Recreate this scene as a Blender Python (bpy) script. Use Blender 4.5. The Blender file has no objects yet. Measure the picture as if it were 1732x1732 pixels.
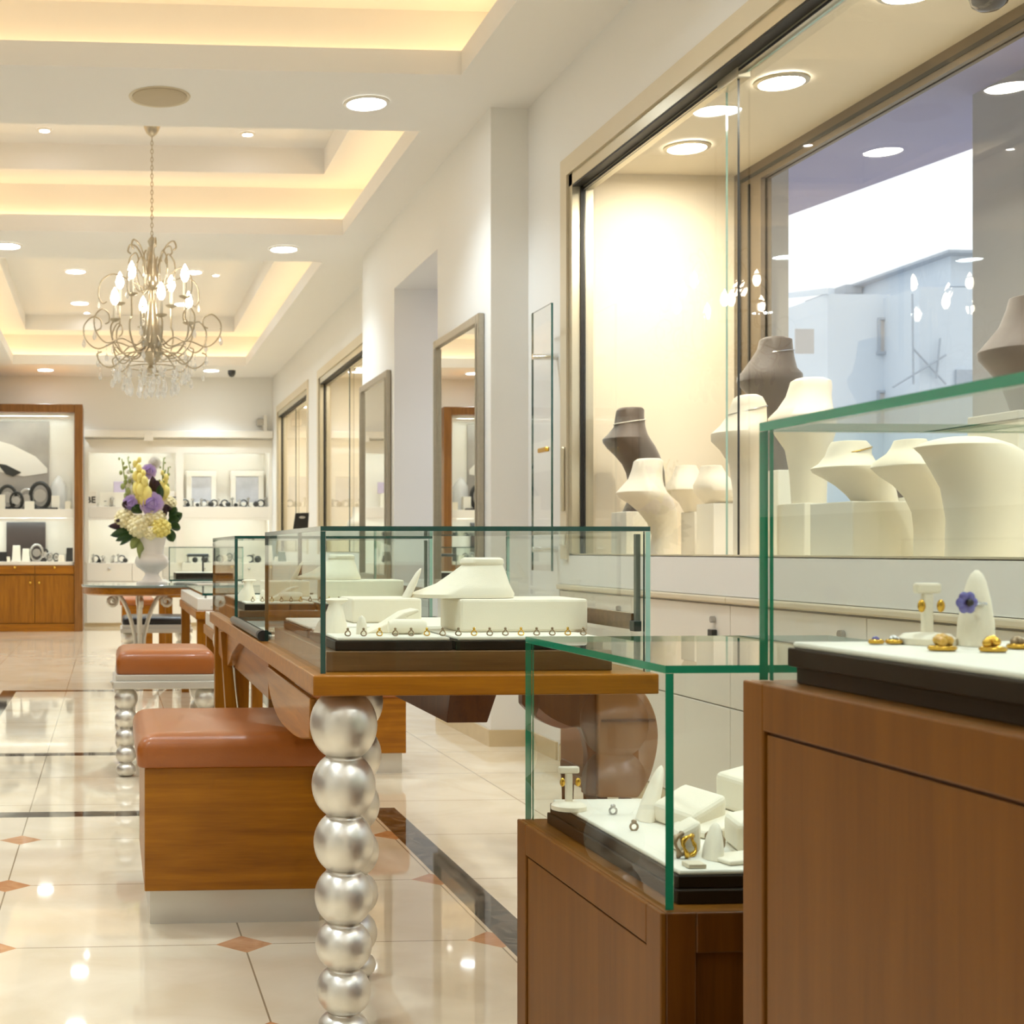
import bpy, math, random
from mathutils import Vector, Matrix
random.seed(7)
SC = bpy.context.scene
COL = SC.collection

# ------------------------------------------------------------------ camera frame
F = 2300.0; TH = math.atan(F/36300.0); U0 = 185 + F*math.tan(TH); V0 = 930.0; H = 1.0
CT, ST = math.cos(TH), math.sin(TH)
def r(px):                       # X/Y ratio of the vertical plane through pixel column px
    return math.tan(TH + math.atan((px-U0)/F))
def zc(x, y): return x*ST + y*CT
def P(px, py, Y):                # pixel -> point at depth Y
    x = r(px)*Y
    return Vector((x, Y, H-(py-V0)/F*zc(x, Y)))
def PX(px, py, X):               # pixel -> point on plane X
    return P(px, py, X/r(px))
def G(px, py, z=0.0):            # pixel -> point at height z
    Y = (H-z)*F/(py-V0)/(r(px)*ST+CT)
    return P(px, py, Y)

cam = bpy.data.cameras.new('camera'); camo = bpy.data.objects.new('camera', cam); COL.objects.link(camo)
cam.sensor_width = 36; cam.lens = 36*F/1732
cam.shift_x = (866-U0)/1732; cam.shift_y = (V0-866)/1732
camo.location = (0, 0, H); camo.rotation_euler = (math.pi/2, 0, -TH)
cam.clip_start = 0.05
cam.dof.use_dof = True; cam.dof.focus_distance = 3.0; cam.dof.aperture_fstop = 11
SC.camera = camo
SC.view_settings.view_transform = 'Standard'; SC.view_settings.look = 'None'
SC.view_settings.gamma = 1; SC.view_settings.exposure = 0.75
SC.view_settings.use_curve_mapping = False
cy = SC.cycles
cy.transparent_max_bounces = 40; cy.max_bounces = 14; cy.diffuse_bounces = 6; cy.glossy_bounces = 6
cy.sample_clamp_indirect = 6; cy.caustics_reflective = False; cy.caustics_refractive = False

# ------------------------------------------------------------------ materials
def srgb(r_, g, b):
    f = lambda c: c/12.92 if c <= .04045 else ((c+.055)/1.055)**2.4
    return (f(r_/255), f(g/255), f(b/255), 1)
def newmat(name):
    m = bpy.data.materials.new(name); m.use_nodes = True
    nt = m.node_tree; nt.nodes.clear()
    out = nt.nodes.new('ShaderNodeOutputMaterial')
    return m, nt, out
def pbsdf(name, col, rough=.5, metal=0, coat=0, spec=.5, noise=0, nscale=8, bump=0, bscale=200, sheen=0, alpha=1):
    m, nt, out = newmat(name)
    b = nt.nodes.new('ShaderNodeBsdfPrincipled')
    b.inputs['Base Color'].default_value = col; b.inputs['Roughness'].default_value = rough
    b.inputs['Metallic'].default_value = metal; b.inputs['Coat Weight'].default_value = coat
    b.inputs['Coat Roughness'].default_value = .08
    b.inputs['Specular IOR Level'].default_value = spec; b.inputs['Alpha'].default_value = alpha; b.inputs['Sheen Weight'].default_value = sheen
    tc = nt.nodes.new('ShaderNodeTexCoord')
    if noise:
        n = nt.nodes.new('ShaderNodeTexNoise'); n.inputs['Scale'].default_value = nscale; n.inputs['Detail'].default_value = 4
        nt.links.new(tc.outputs['Object'], n.inputs['Vector'])
        mx = nt.nodes.new('ShaderNodeMix'); mx.data_type = 'RGBA'
        mx.inputs[6].default_value = tuple(c*(1-noise) for c in col[:3])+(1,)
        mx.inputs[7].default_value = tuple(min(1, c*(1+noise)) for c in col[:3])+(1,)
        nt.links.new(n.outputs['Fac'], mx.inputs[0]); nt.links.new(mx.outputs[2], b.inputs['Base Color'])
    if bump:
        n = nt.nodes.new('ShaderNodeTexNoise'); n.inputs['Scale'].default_value = bscale
        nt.links.new(tc.outputs['Object'], n.inputs['Vector'])
        bp = nt.nodes.new('ShaderNodeBump'); bp.inputs['Strength'].default_value = bump; bp.inputs['Distance'].default_value = .002
        nt.links.new(n.outputs['Fac'], bp.inputs['Height']); nt.links.new(bp.outputs[0], b.inputs['Normal'])
    nt.links.new(b.outputs[0], out.inputs[0])
    return m
def wood(name, c1, c2, axis='X', rough=.35, coat=.35, scale=1.0):
    m, nt, out = newmat(name)
    b = nt.nodes.new('ShaderNodeBsdfPrincipled'); b.inputs['Roughness'].default_value = rough
    b.inputs['Coat Weight'].default_value = coat; b.inputs['Coat Roughness'].default_value = .12; b.inputs['Specular IOR Level'].default_value = .3
    tc = nt.nodes.new('ShaderNodeTexCoord'); mp = nt.nodes.new('ShaderNodeMapping')
    s = {'X': (1.2, 22, 22), 'Y': (22, 1.2, 22), 'Z': (22, 22, 1.2)}[axis]
    mp.inputs['Scale'].default_value = tuple(k*scale for k in s)
    n = nt.nodes.new('ShaderNodeTexNoise'); n.inputs['Scale'].default_value = 2.2; n.inputs['Detail'].default_value = 8; n.inputs['Distortion'].default_value = .35
    n2 = nt.nodes.new('ShaderNodeTexNoise'); n2.inputs['Scale'].default_value = 14; n2.inputs['Detail'].default_value = 3
    nt.links.new(tc.outputs['Object'], mp.inputs[0]); nt.links.new(mp.outputs[0], n.inputs['Vector']); nt.links.new(mp.outputs[0], n2.inputs['Vector'])
    ad = nt.nodes.new('ShaderNodeMath'); ad.operation = 'MULTIPLY_ADD'; ad.inputs[1].default_value = .3
    nt.links.new(n2.outputs['Fac'], ad.inputs[0]); nt.links.new(n.outputs['Fac'], ad.inputs[2])
    rp = nt.nodes.new('ShaderNodeValToRGB'); rp.color_ramp.elements[0].position = .42; rp.color_ramp.elements[1].position = .88
    rp.color_ramp.elements[0].color = c1; rp.color_ramp.elements[1].color = c2
    nt.links.new(ad.outputs[0], rp.inputs[0]); nt.links.new(rp.outputs[0], b.inputs['Base Color'])
    nt.links.new(b.outputs[0], out.inputs[0])
    return m
def emit(name, col, strength):
    m, nt, out = newmat(name)
    e = nt.nodes.new('ShaderNodeEmission'); e.inputs[0].default_value = col; e.inputs[1].default_value = strength
    nt.links.new(e.outputs[0], out.inputs[0]); return m
def glassmat(name, tint, ior=1.45, rough=0.0):
    m, nt, out = newmat(name)
    t = nt.nodes.new('ShaderNodeBsdfTransparent'); t.inputs[0].default_value = tint
    g = nt.nodes.new('ShaderNodeBsdfGlossy'); g.inputs['Roughness'].default_value = rough
    fr = nt.nodes.new('ShaderNodeFresnel'); fr.inputs[0].default_value = ior
    mx = nt.nodes.new('ShaderNodeMixShader')
    ge = nt.nodes.new('ShaderNodeNewGeometry')
    fl = nt.nodes.new('ShaderNodeMath'); fl.operation = 'SUBTRACT'; fl.inputs[0].default_value = 1
    nt.links.new(ge.outputs['Backfacing'], fl.inputs[1])
    mu = nt.nodes.new('ShaderNodeMath'); mu.operation = 'MULTIPLY'
    nt.links.new(fr.outputs[0], mu.inputs[0]); nt.links.new(fl.outputs[0], mu.inputs[1])
    nt.links.new(mu.outputs[0], mx.inputs[0]); nt.links.new(t.outputs[0], mx.inputs[1]); nt.links.new(g.outputs[0], mx.inputs[2])
    nt.links.new(mx.outputs[0], out.inputs[0]); return m

M = {}
M['wall'] = pbsdf('warm white wall paint', srgb(232, 230, 225), .6, noise=.012, nscale=2)
M['ceil'] = pbsdf('matt white ceiling paint', srgb(236, 233, 229), .7, noise=.01, nscale=2)
M['cabwhite'] = pbsdf('white lacquer', srgb(230, 224, 212), .3, coat=.2, noise=.01)
M['casing'] = pbsdf('cream painted casing', srgb(216, 203, 176), .45, noise=.02)
M['skirt'] = pbsdf('beige stone skirting', srgb(205, 186, 150), .2, noise=.08, nscale=12)
M['alu'] = pbsdf('champagne aluminium', srgb(205, 196, 172), .3, metal=.6, noise=.03)
M['black'] = pbsdf('black rubber', srgb(22, 20, 17), .5, noise=.1)
M['woodX'] = wood('honey wood grain along x', srgb(130, 76, 0), srgb(168, 106, 8), 'X', coat=.1)
M['woodY'] = wood('honey wood grain along y', srgb(130, 76, 0), srgb(168, 106, 8), 'Y', coat=.25)
M['woodZ'] = wood('honey wood upright grain', srgb(124, 74, 2), srgb(160, 102, 14), 'Z', coat=.1)
M['wooddark'] = wood('brown cabinet wood', srgb(76, 38, 1), srgb(98, 54, 5), 'Z', rough=.4, coat=.25)
M['leather'] = pbsdf('tan leather', srgb(158, 88, 30), .36, coat=.15, noise=.08, nscale=6, bump=.15)
M['blackleather'] = pbsdf('black leather', srgb(30, 26, 25), .35, noise=.1, bump=.15)
M['silver'] = pbsdf('brushed silver leaf', srgb(226, 222, 214), .36, metal=.85, noise=.08, nscale=30)
M['silverpaint'] = pbsdf('silver lacquer', srgb(214, 210, 200), .3, metal=.5, noise=.03)
M['chrome'] = pbsdf('polished chrome', srgb(220, 218, 214), .12, metal=1, noise=.02)
M['antique'] = pbsdf('antique silver metal', srgb(186, 175, 154), .28, metal=.85, noise=.15, nscale=40)
M['mirrorframe'] = pbsdf('champagne silver frame', srgb(176, 168, 152), .33, metal=.8, noise=.1, nscale=40)
M['woodframe'] = wood('brown frame wood', srgb(108, 66, 22), srgb(138, 92, 42), 'Z', coat=.1)
M['kick'] = pbsdf('brushed steel kick plate', srgb(208, 204, 196), .28, metal=.55, noise=.03)
M['cream'] = pbsdf('cream linen', srgb(236, 226, 204), .75, noise=.03, nscale=20, bump=.2, bscale=500, sheen=.2)
M['white'] = pbsdf('white leatherette', srgb(232, 227, 212), .5, noise=.02, nscale=10)
M['darkbust'] = pbsdf('dark taupe velvet', srgb(84, 72, 60), .6, noise=.15, nscale=10, sheen=.4)
M['tray'] = pbsdf('dark brown leatherette', srgb(38, 28, 18), .4, spec=.2, noise=.1)
M['plinth'] = wood('satin brown plinth', srgb(96, 66, 34), srgb(124, 90, 50), 'X', rough=.3, coat=.4)
M['glass'] = glassmat('clear glass', (.965, .985, .975, 1))
M['glasswin'] = glassmat('clear shop window glass', (.985, .99, .985, 1), ior=1.4)
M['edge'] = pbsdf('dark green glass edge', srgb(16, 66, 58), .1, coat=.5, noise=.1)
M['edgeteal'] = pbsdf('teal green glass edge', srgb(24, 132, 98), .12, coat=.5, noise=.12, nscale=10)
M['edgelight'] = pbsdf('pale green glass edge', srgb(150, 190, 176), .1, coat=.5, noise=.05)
M['mirror'] = pbsdf('mirror glass', (.9, .92, .9, 1), .01, metal=1)
M['casegrey'] = pbsdf('grey case metal', srgb(112, 118, 108), .35, metal=.5, noise=.05)
M['gold'] = pbsdf('yellow gold', srgb(214, 170, 70), .2, metal=.9, noise=.05)
M['amber'] = pbsdf('amber stone', srgb(208, 160, 60), .15, coat=.6, noise=.3, nscale=60)
M['purple'] = pbsdf('violet stone', srgb(96, 92, 160), .2, coat=.5, noise=.2, nscale=40)
M['steel'] = pbsdf('steel', srgb(190, 188, 184), .25, metal=.9, noise=.05)
M['darksteel'] = pbsdf('gunmetal', srgb(70, 70, 68), .3, metal=.7, noise=.05)
M['jewel'] = pbsdf('dark jewellery metal', srgb(150, 128, 98), .35, metal=.5, noise=.3, nscale=60)
M['lamp'] = emit('downlight lens', (.86, .95, 1, 1), 20)
M['lampcase'] = emit('showcase downlight lens', (1, .95, .84, 1), 80)
M['spot'] = emit('small spot lens', (1, .96, .92, 1), 30)
M['cove'] = emit('warm cove light strip', (1, .70, .35, 1), 3.9)
M['niche'] = emit('cool niche light strip', (.84, .98, 1, 1), 17)
M['spotn'] = emit('tiny niche spot', (1, .98, .92, 1), 12)
M['bulb'] = emit('candle bulb glow', (1, .88, .70, 1), 16)
M['crystal'] = pbsdf('cut crystal', (.96, .96, .95, 1), .04, coat=1, spec=1, noise=.02, alpha=.5)
M['darkglass'] = pbsdf('smoked dome', srgb(40, 40, 40), .1, coat=.6)

# ------------------------------------------------------------------ mesh builder
class B:
    def __init__(s, o=(0, 0, 0)): s.v = []; s.f = []; s.m = []; s.o = Vector(o)
    def add(s, vs, fs, mi=0):
        n = len(s.v); s.v += [Vector(v) for v in vs]
        for f in fs: s.f.append([i+n for i in f]); s.m.append(mi)
        return s
    def box(s, x0, x1, y0, y1, z0, z1, mi=0, mis=None):   # mis: (-x,+x,-y,+y,-z,+z)
        vs = [(x, y, z) for z in (z0, z1) for y in (y0, y1) for x in (x0, x1)]
        fs = [(0, 4, 6, 2), (1, 3, 7, 5), (0, 1, 5, 4), (2, 6, 7, 3), (0, 2, 3, 1), (4, 5, 7, 6)]
        n = len(s.v); s.v += [Vector(v) for v in vs]
        for k, f in enumerate(fs): s.f.append([i+n for i in f]); s.m.append(mis[k] if mis else mi)
        return s
    def prism(s, pts, d, mi=0):       # polygon of 3D points extruded along vector d
        d = Vector(d); a = [Vector(p) for p in pts]; n = len(a)
        nrm = sum(((a[i].cross(a[(i+1) % n])) for i in range(n)), Vector())
        if nrm.dot(d) > 0: a.reverse()
        vs = a+[p+d for p in a]
        fs = [list(range(n)), list(range(2*n-1, n-1, -1))]
        for i in range(n): j = (i+1) % n; fs.append([j, i, n+i, n+j])
        # orientation: first cap faces away from d
        return s.add(vs, fs, mi)
    def lathe(s, prof, c=(0, 0, 0), seg=24, mi=0, axis='Z', caps=True):
        c = Vector(c); vs = []; fs = []
        for (rad, h) in prof:
            for k in range(seg):
                a = 2*math.pi*k/seg
                p = (rad*math.cos(a), rad*math.sin(a), h)
                if axis == 'X': p = (p[2], p[0], p[1])
                if axis == 'Y': p = (p[1], p[2], p[0])
                vs.append(c+Vector(p))
        for i in range(len(prof)-1):
            for k in range(seg):
                k2 = (k+1) % seg
                fs.append((i*seg+k, i*seg+k2, (i+1)*seg+k2, (i+1)*seg+k))
        if caps:
            fs.append(list(range(seg-1, -1, -1))); n = (len(prof)-1)*seg; fs.append(list(range(n, n+seg)))
        return s.add(vs, fs, mi)
    def rings(s, rings, mi=0, capb=True, capt=True):     # list of equal-length closed rings
        n = len(rings[0]); vs = [p for g in rings for p in g]; fs = []
        for i in range(len(rings)-1):
            for k in range(n):
                k2 = (k+1) % n; fs.append((i*n+k, i*n+k2, (i+1)*n+k2, (i+1)*n+k))
        if capb: fs.append(list(range(n-1, -1, -1)))
        if capt: m_ = (len(rings)-1)*n; fs.append(list(range(m_, m_+n)))
        return s.add(vs, fs, mi)
    def ball(s, c, rad, sc=(1, 1, 1), seg=16, nr=10, mi=0):
        prof = [(max(1e-5, rad*math.sin(math.pi*i/nr)), -rad*math.cos(math.pi*i/nr)) for i in range(nr+1)]
        n = len(s.v); s.lathe(prof, (0, 0, 0), seg, mi, caps=False)
        for v in s.v[n:]:
            v.x = v.x*sc[0]+c[0]; v.y = v.y*sc[1]+c[1]; v.z = v.z*sc[2]+c[2]
        return s
    def tube(s, pts, rad, seg=8, mi=0, closed=False):
        pts = [Vector(p) for p in pts]; n = len(pts); rg = []
        up = Vector((0, 0, 1)); prev = None
        for i, p in enumerate(pts):
            if closed: t = pts[(i+1) % n]-pts[i-1]
            else: t = pts[min(n-1, i+1)]-pts[max(0, i-1)]
            if t.length < 1e-9: t = Vector((0, 0, 1))
            t.normalize()
            if prev is None:
                a = t.cross(up)
                if a.length < 1e-3: a = t.cross(Vector((1, 0, 0)))
            else: a = prev-t*prev.dot(t)
            a.normalize(); prev = a; b = t.cross(a)
            rr = rad[i] if isinstance(rad, (list, tuple)) else rad
            rg.append([p+a*(rr*math.cos(2*math.pi*k/seg))+b*(rr*math.sin(2*math.pi*k/seg)) for k in range(seg)])
        if closed: rg.append(rg[0]); return s.rings(rg, mi, False, False)
        return s.rings(rg, mi)
    def build(s, name, mats, parent=None, smooth=False, bevel=0, bseg=2, sub=0, world=False):
        me = bpy.data.meshes.new(name)
        me.from_pydata([tuple(v-s.o) for v in s.v], [], s.f)
        if not isinstance(mats, (list, tuple)): mats = [mats]
        for m in mats: me.materials.append(M[m] if isinstance(m, str) else m)
        for p, mi in zip(me.polygons, s.m): p.material_index = mi
        if smooth:
            for p in me.polygons: p.use_smooth = True
            if smooth != 'all':
                try: me.set_sharp_from_angle(angle=math.radians(smooth if smooth > 1 else 40))
                except Exception: pass
        me.update()
        o = bpy.data.objects.new(name, me); COL.objects.link(o)
        if parent is not None: o.parent = parent
        else: o.location = s.o
        if bevel:
            md = o.modifiers.new('bevel', 'BEVEL'); md.width = bevel; md.segments = bseg; md.limit_method = 'ANGLE'; md.angle_limit = math.radians(40)
        if sub:
            md = o.modifiers.new('sub', 'SUBSURF'); md.levels = sub; md.render_levels = sub
        return o
def tag(o, label=None, cat=None, group=None, kind=None):
    if label: o['label'] = label
    if cat: o['category'] = cat
    if group: o['group'] = group
    if kind: o['kind'] = kind
    return o
def thing(name, loc, label, cat, group=None):
    o = bpy.data.objects.new(name, None); COL.objects.link(o); o.location = loc; o.empty_display_size = .05
    return tag(o, label, cat, group)
def struct(b, name, mats, **k):
    o = b.build(name, mats, **k); o['kind'] = 'structure'; return o
def dup(o, loc=None, label=None, group=None, parent=None, rz=None, scale=None):
    c = o.copy(); COL.objects.link(c)
    if parent is not None: c.parent = parent
    if loc is not None: c.location = loc
    if rz is not None: c.rotation_euler = (0, 0, rz)
    if scale is not None: c.scale = (scale,)*3 if not isinstance(scale, tuple) else scale
    if label: c['label'] = label
    if group: c['group'] = group
    for ch in list(o.children): dup(ch, parent=c)
    return c
def bez(p0, p1, p2, p3, n=12):
    p0, p1, p2, p3 = map(Vector, (p0, p1, p2, p3))
    return [p0*(1-t)**3+p1*3*t*(1-t)**2+p2*3*t*t*(1-t)+p3*t**3 for t in [i/n for i in range(n+1)]]
def spline(pts, n=6):                       # Catmull-Rom through points
    pts = [Vector(p) for p in pts]; out = []
    for i in range(len(pts)-1):
        a = pts[max(0, i-1)]; b = pts[i]; c = pts[i+1]; d = pts[min(len(pts)-1, i+2)]
        for k in range(n):
            t = k/n
            out.append(.5*((2*b)+(c-a)*t+(2*a-5*b+4*c-d)*t*t+(-a+3*b-3*c+d)*t**3))
    out.append(pts[-1]); return out
# ================================================================== room shell
W = 2.13; WP = 1.935; LW = -2.3; YB = -2.6; YF = 17.7; ZC = 3.25; SILL = .977; HEAD = 2.74; S = 2.92
def YX(px, X): return X/r(px)
YA1 = YX(962, W); YA0 = 1.2            # near shop window
YB1 = YX(540, W); YB0 = 10.75
YC1 = YX(470, W); YC0 = YX(520, W)
PY0 = YX(830, WP); PY1 = YX(613, WP); DY0 = YX(740, WP); DY1 = YX(667, WP)
DH = PX(667, 488, WP).z

# ---- floor material: marble tiles, dark bands and terracotta diamonds, all in metres
fm, nt, out = newmat('polished cream marble floor')
def node(t, **k):
    n = nt.nodes.new(t)
    for a, v in k.items(): setattr(n, a, v)
    return n
def mth(op, a, b=0.0, c=0.0):
    n = node('ShaderNodeMath', operation=op)
    for i, v in enumerate((a, b, c)):
        if hasattr(v, 'is_linked') or hasattr(v, 'links'): nt.links.new(v, n.inputs[i])
        else: n.inputs[i].default_value = v
    return n.outputs[0]
geo = node('ShaderNodeNewGeometry'); sp = node('ShaderNodeSeparateXYZ'); nt.links.new(geo.outputs['Position'], sp.inputs[0])
fx, fy = sp.outputs[0], sp.outputs[1]
def inside(x0, x1, y0, y1):
    a = mth('MULTIPLY', mth('GREATER_THAN', fx, x0), mth('LESS_THAN', fx, x1))
    b = mth('MULTIPLY', mth('GREATER_THAN', fy, y0), mth('LESS_THAN', fy, y1))
    return mth('MULTIPLY', a, b)
def ring_mask(x0, x1, y0, y1, w): return mth('SUBTRACT', inside(x0, x1, y0, y1), inside(x0+w, x1-w, y0+w, y1-w))
b1 = ring_mask(-.755, 1.103, 1.25, 5.215, .103); b2 = ring_mask(-.755, 1.103, 6.63, 9.735, .1)
bands = mth('MAXIMUM', b1, b2)
TX, TY = .6455, .64
dx = mth('ABSOLUTE', mth('SUBTRACT', mth('FLOORED_MODULO', mth('ADD', fx, -.3411+TX*.5+TX*20), TX), TX*.5))
dy = mth('ABSOLUTE', mth('SUBTRACT', mth('FLOORED_MODULO', mth('ADD', fy, -3.434+TY*.5+TY*20), TY), TY*.5))
dia = mth('MULTIPLY', mth('LESS_THAN', mth('ADD', dx, dy), .073), inside(-.66, 1.01, 1.4, 5.12))
grout = mth('MAXIMUM', mth('LESS_THAN', dx, .0022), mth('LESS_THAN', dy, .0022))
no = node('ShaderNodeTexNoise'); no.inputs['Scale'].default_value = 3.0; no.inputs['Detail'].default_value = 6; no.inputs['Distortion'].default_value = .8
nt.links.new(geo.outputs['Position'], no.inputs['Vector'])
no2 = node('ShaderNodeTexNoise'); no2.inputs['Scale'].default_value = 9; no2.inputs['Detail'].default_value = 10; no2.inputs['Distortion'].default_value = 2.5
nt.links.new(geo.outputs['Position'], no2.inputs['Vector'])
def ramp(fac, c1, c2, p1=.35, p2=.65):
    rp = node('ShaderNodeValToRGB'); rp.color_ramp.elements[0].position = p1; rp.color_ramp.elements[1].position = p2
    rp.color_ramp.elements[0].color = c1; rp.color_ramp.elements[1].color = c2
    nt.links.new(fac, rp.inputs[0]); return rp.outputs[0]
def mixc(fac, a, b):
    n = node('ShaderNodeMix', data_type='RGBA')
    nt.links.new(fac, n.inputs[0])
    for i, v in ((6, a), (7, b)):
        if isinstance(v, tuple): n.inputs[i].default_value = v
        else: nt.links.new(v, n.inputs[i])
    return n.outputs[2]
base = ramp(no.outputs['Fac'], srgb(218, 201, 172), srgb(231, 217, 192))
vein = ramp(no2.outputs['Fac'], srgb(40, 34, 30), srgb(96, 84, 72), .45, .62)
terra = ramp(no2.outputs['Fac'], srgb(186, 128, 84), srgb(204, 150, 104))
c = mixc(grout, base, srgb(150, 132, 106)); c = mixc(dia, c, terra); c = mixc(bands, c, vein)
pb = node('ShaderNodeBsdfPrincipled'); pb.inputs['Roughness'].default_value = .035; pb.inputs['IOR'].default_value = 1.55
nt.links.new(c, pb.inputs['Base Color']); nt.links.new(pb.outputs[0], out.inputs[0])
M['floor'] = fm

b = B(); b.box(LW-.1, W+1.6, YB-.1, YF+.6, -.06, 0); struct(b, 'floor', 'floor')

# ---- ceiling with four stepped, cove-lit coffers
CX0, CX1 = -1.165, 1.665
COF = [(-2.2, 1.7), (2.55, 6.35), (7.22, 9.64), (10.55, 16.55)]
b = B(); cz = ZC
def flat_ring(ox0, ox1, oy0, oy1, ix0, ix1, iy0, iy1, z, zt):   # ring slab with a rectangular hole
    b.box(ox0, ox1, oy0, iy0, z, zt); b.box(ox0, ox1, iy1, oy1, z, zt)
    b.box(ox0, ix0, iy0, iy1, z, zt); b.box(ix1, ox1, iy0, iy1, z, zt)
FA = .115                                             # fascia height (slab thickness)
b.box(LW, CX0, YB, YF, cz, cz+FA); b.box(CX1, W, YB, YF, cz, cz+FA)
ys = [YB]+[v for p in COF for v in p]+[YF]
for i in range(0, len(ys), 2): b.box(CX0, CX1, ys[i], ys[i+1], cz, cz+FA)
LG = .22
for (a, e) in COF:
    x0, x1, y0, y1 = CX0-LG, CX1+LG, a-LG, e+LG
    flat_ring(x0-.05, x1+.05, y0-.05, y1+.05, x0, x1, y0, y1, cz+FA, 3.66)
    flat_ring(x0-.05, x1+.05, y0-.05, y1+.05, x0+.38, x1-.38, y0+.38, y1-.38, 3.64, 3.83)
    b.box(x0-.05, x1+.05, y0-.05, y1+.05, 3.82, 3.9)
ceil = struct(b, 'ceiling', 'ceil')
for (a, e) in COF:                                    # the light strips lying on the cove ledges
    x0, x1, y0, y1 = CX0-.15, CX1+.15, a-.15, e+.15
    t = thing('cove_light', ((x0+x1)/2, (a+e)/2, cz+FA), 'warm light strip hidden on the ledge of '+{-2.2: 'the coffer behind the first', 2.55: 'the nearest ceiling coffer', 7.22: 'the ceiling coffer above the chandelier', 10.55: 'the farthest ceiling coffer'}[a], 'cove light', 'ceiling cove light strips')
    z0, z1 = cz+FA+.002, cz+FA+.022
    for q in ((x0-.03, x0, y0, y1), (x1, x1+.03, y0, y1), (x0, x1, y0-.03, y0), (x0, x1, y1, y1+.03)):
        q_ = B(t.location); q_.box(*q, z0, z1); q_.build('light_strip', 'cove', t)

# ---- walls
b = B(); b.box(LW-.12, LW, YB, YF, 0, 3.3); struct(b, 'wall_left', 'wall')
b = B(); b.box(LW, LW+.04, 2.2, 9.4, 0, 1.15); b.box(LW, LW+.06, 2.2, 9.4, 1.15, 1.19); struct(b, 'trim_added', 'wooddark')  # unseen dark wood wainscot, added for the case glass to reflect
b = B(); b.box(LW, W+1, YB-.12, YB, 0, 3.3); struct(b, 'wall_back', 'wall')
XA = P(142, 900, YF).x                               # right edge of the timber display alcove
zt = P(300, 742, YF).z
b = B(); b.box(LW, W+.9, YF, YF+.1, zt, 3.3); b.box(LW, W+.9, YF+.5, YF+.6, 0, 3.3); b.box(LW, XA, YF, YF+.1, 0, zt+.01)
b.box(W, W+.9, YF, YF+.1, 0, zt+.01); struct(b, 'wall_far', 'wall')
# right wall: piers, headers; the shop windows and the base cabinets fill the rest
b = B()
T = .1
b.box(W, W+T, YB, YA0, 0, 3.3)                       # behind camera
b.box(W, W+T, YA0, YA1, HEAD, 3.3); b.box(W, W+T, YA0, YA1, .84, SILL)
b.box(W, W+T, YA1+.13, PY0+.05, 0, 3.3); b.box(W, W+T, YA1, YA1+.13, .84, 3.3)
b.box(WP, W+T, PY0, DY0, 0, 3.3); b.box(WP, W+T, DY0, DY1, DH, 3.3); b.box(WP, W+T, DY1, PY1, 0, 3.3)
b.box(W, W+T, PY1-.05, YB0, 0, 3.3)
b.box(W, W+T, YB0, YB1, HEAD, 3.3); b.box(W, W+T, YB0, YB1, 0, SILL)
b.box(W, W+T, YB1, YC0, 0, 3.3); b.box(W, W+T, YC0, YC1, HEAD, 3.3); b.box(W, W+T, YC0, YC1, 0, SILL); b.box(W, W+T, YC1, YF, 0, 3.3)
struct(b, 'wall_right', 'wall')
# doorway passage through the pier
b = B(); b.box(W+T, 3.1, DY1, DY1+.1, 0, DH+.1); b.box(W+T, 3.1, DY0-.1, DY0, 0, DH+.1); b.box(W+T, 3.1, DY0, DY1, DH+.004, DH+.1)
struct(b, 'wall_passage', pbsdf('white paint with lilac daylight tint', srgb(222, 216, 224), .5))  # lilac of the incoming daylight is mixed into the paint colour
b = B(); b.box(WP-.012, WP, PY0, DY0, 0, .085); b.box(WP-.012, WP, DY1, PY1, 0, .085); b.box(WP-.012, W, PY0-.012, PY0, 0, .085)
b.box(W-.012, W, YA1+.15, PY0-.012, 0, .085); b.box(W-.012, W, PY1, YF-.05, 0, .085)
struct(b, 'baseboard_right', 'skirt')
b = B(); b.box(2.98, 3.0, DY0, DY1, 0, DH); o = struct(b, 'door_1', 'glasswin')
o2 = B(); o2.box(2.96, 3.02, DY0, DY0+.05, 0, DH); o2.box(2.96, 3.02, DY1-.05, DY1, 0, DH); o2.box(2.96, 3.02, DY0, DY1, DH-.06, DH); o2.build('door_frame', 'alu', o)

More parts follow.
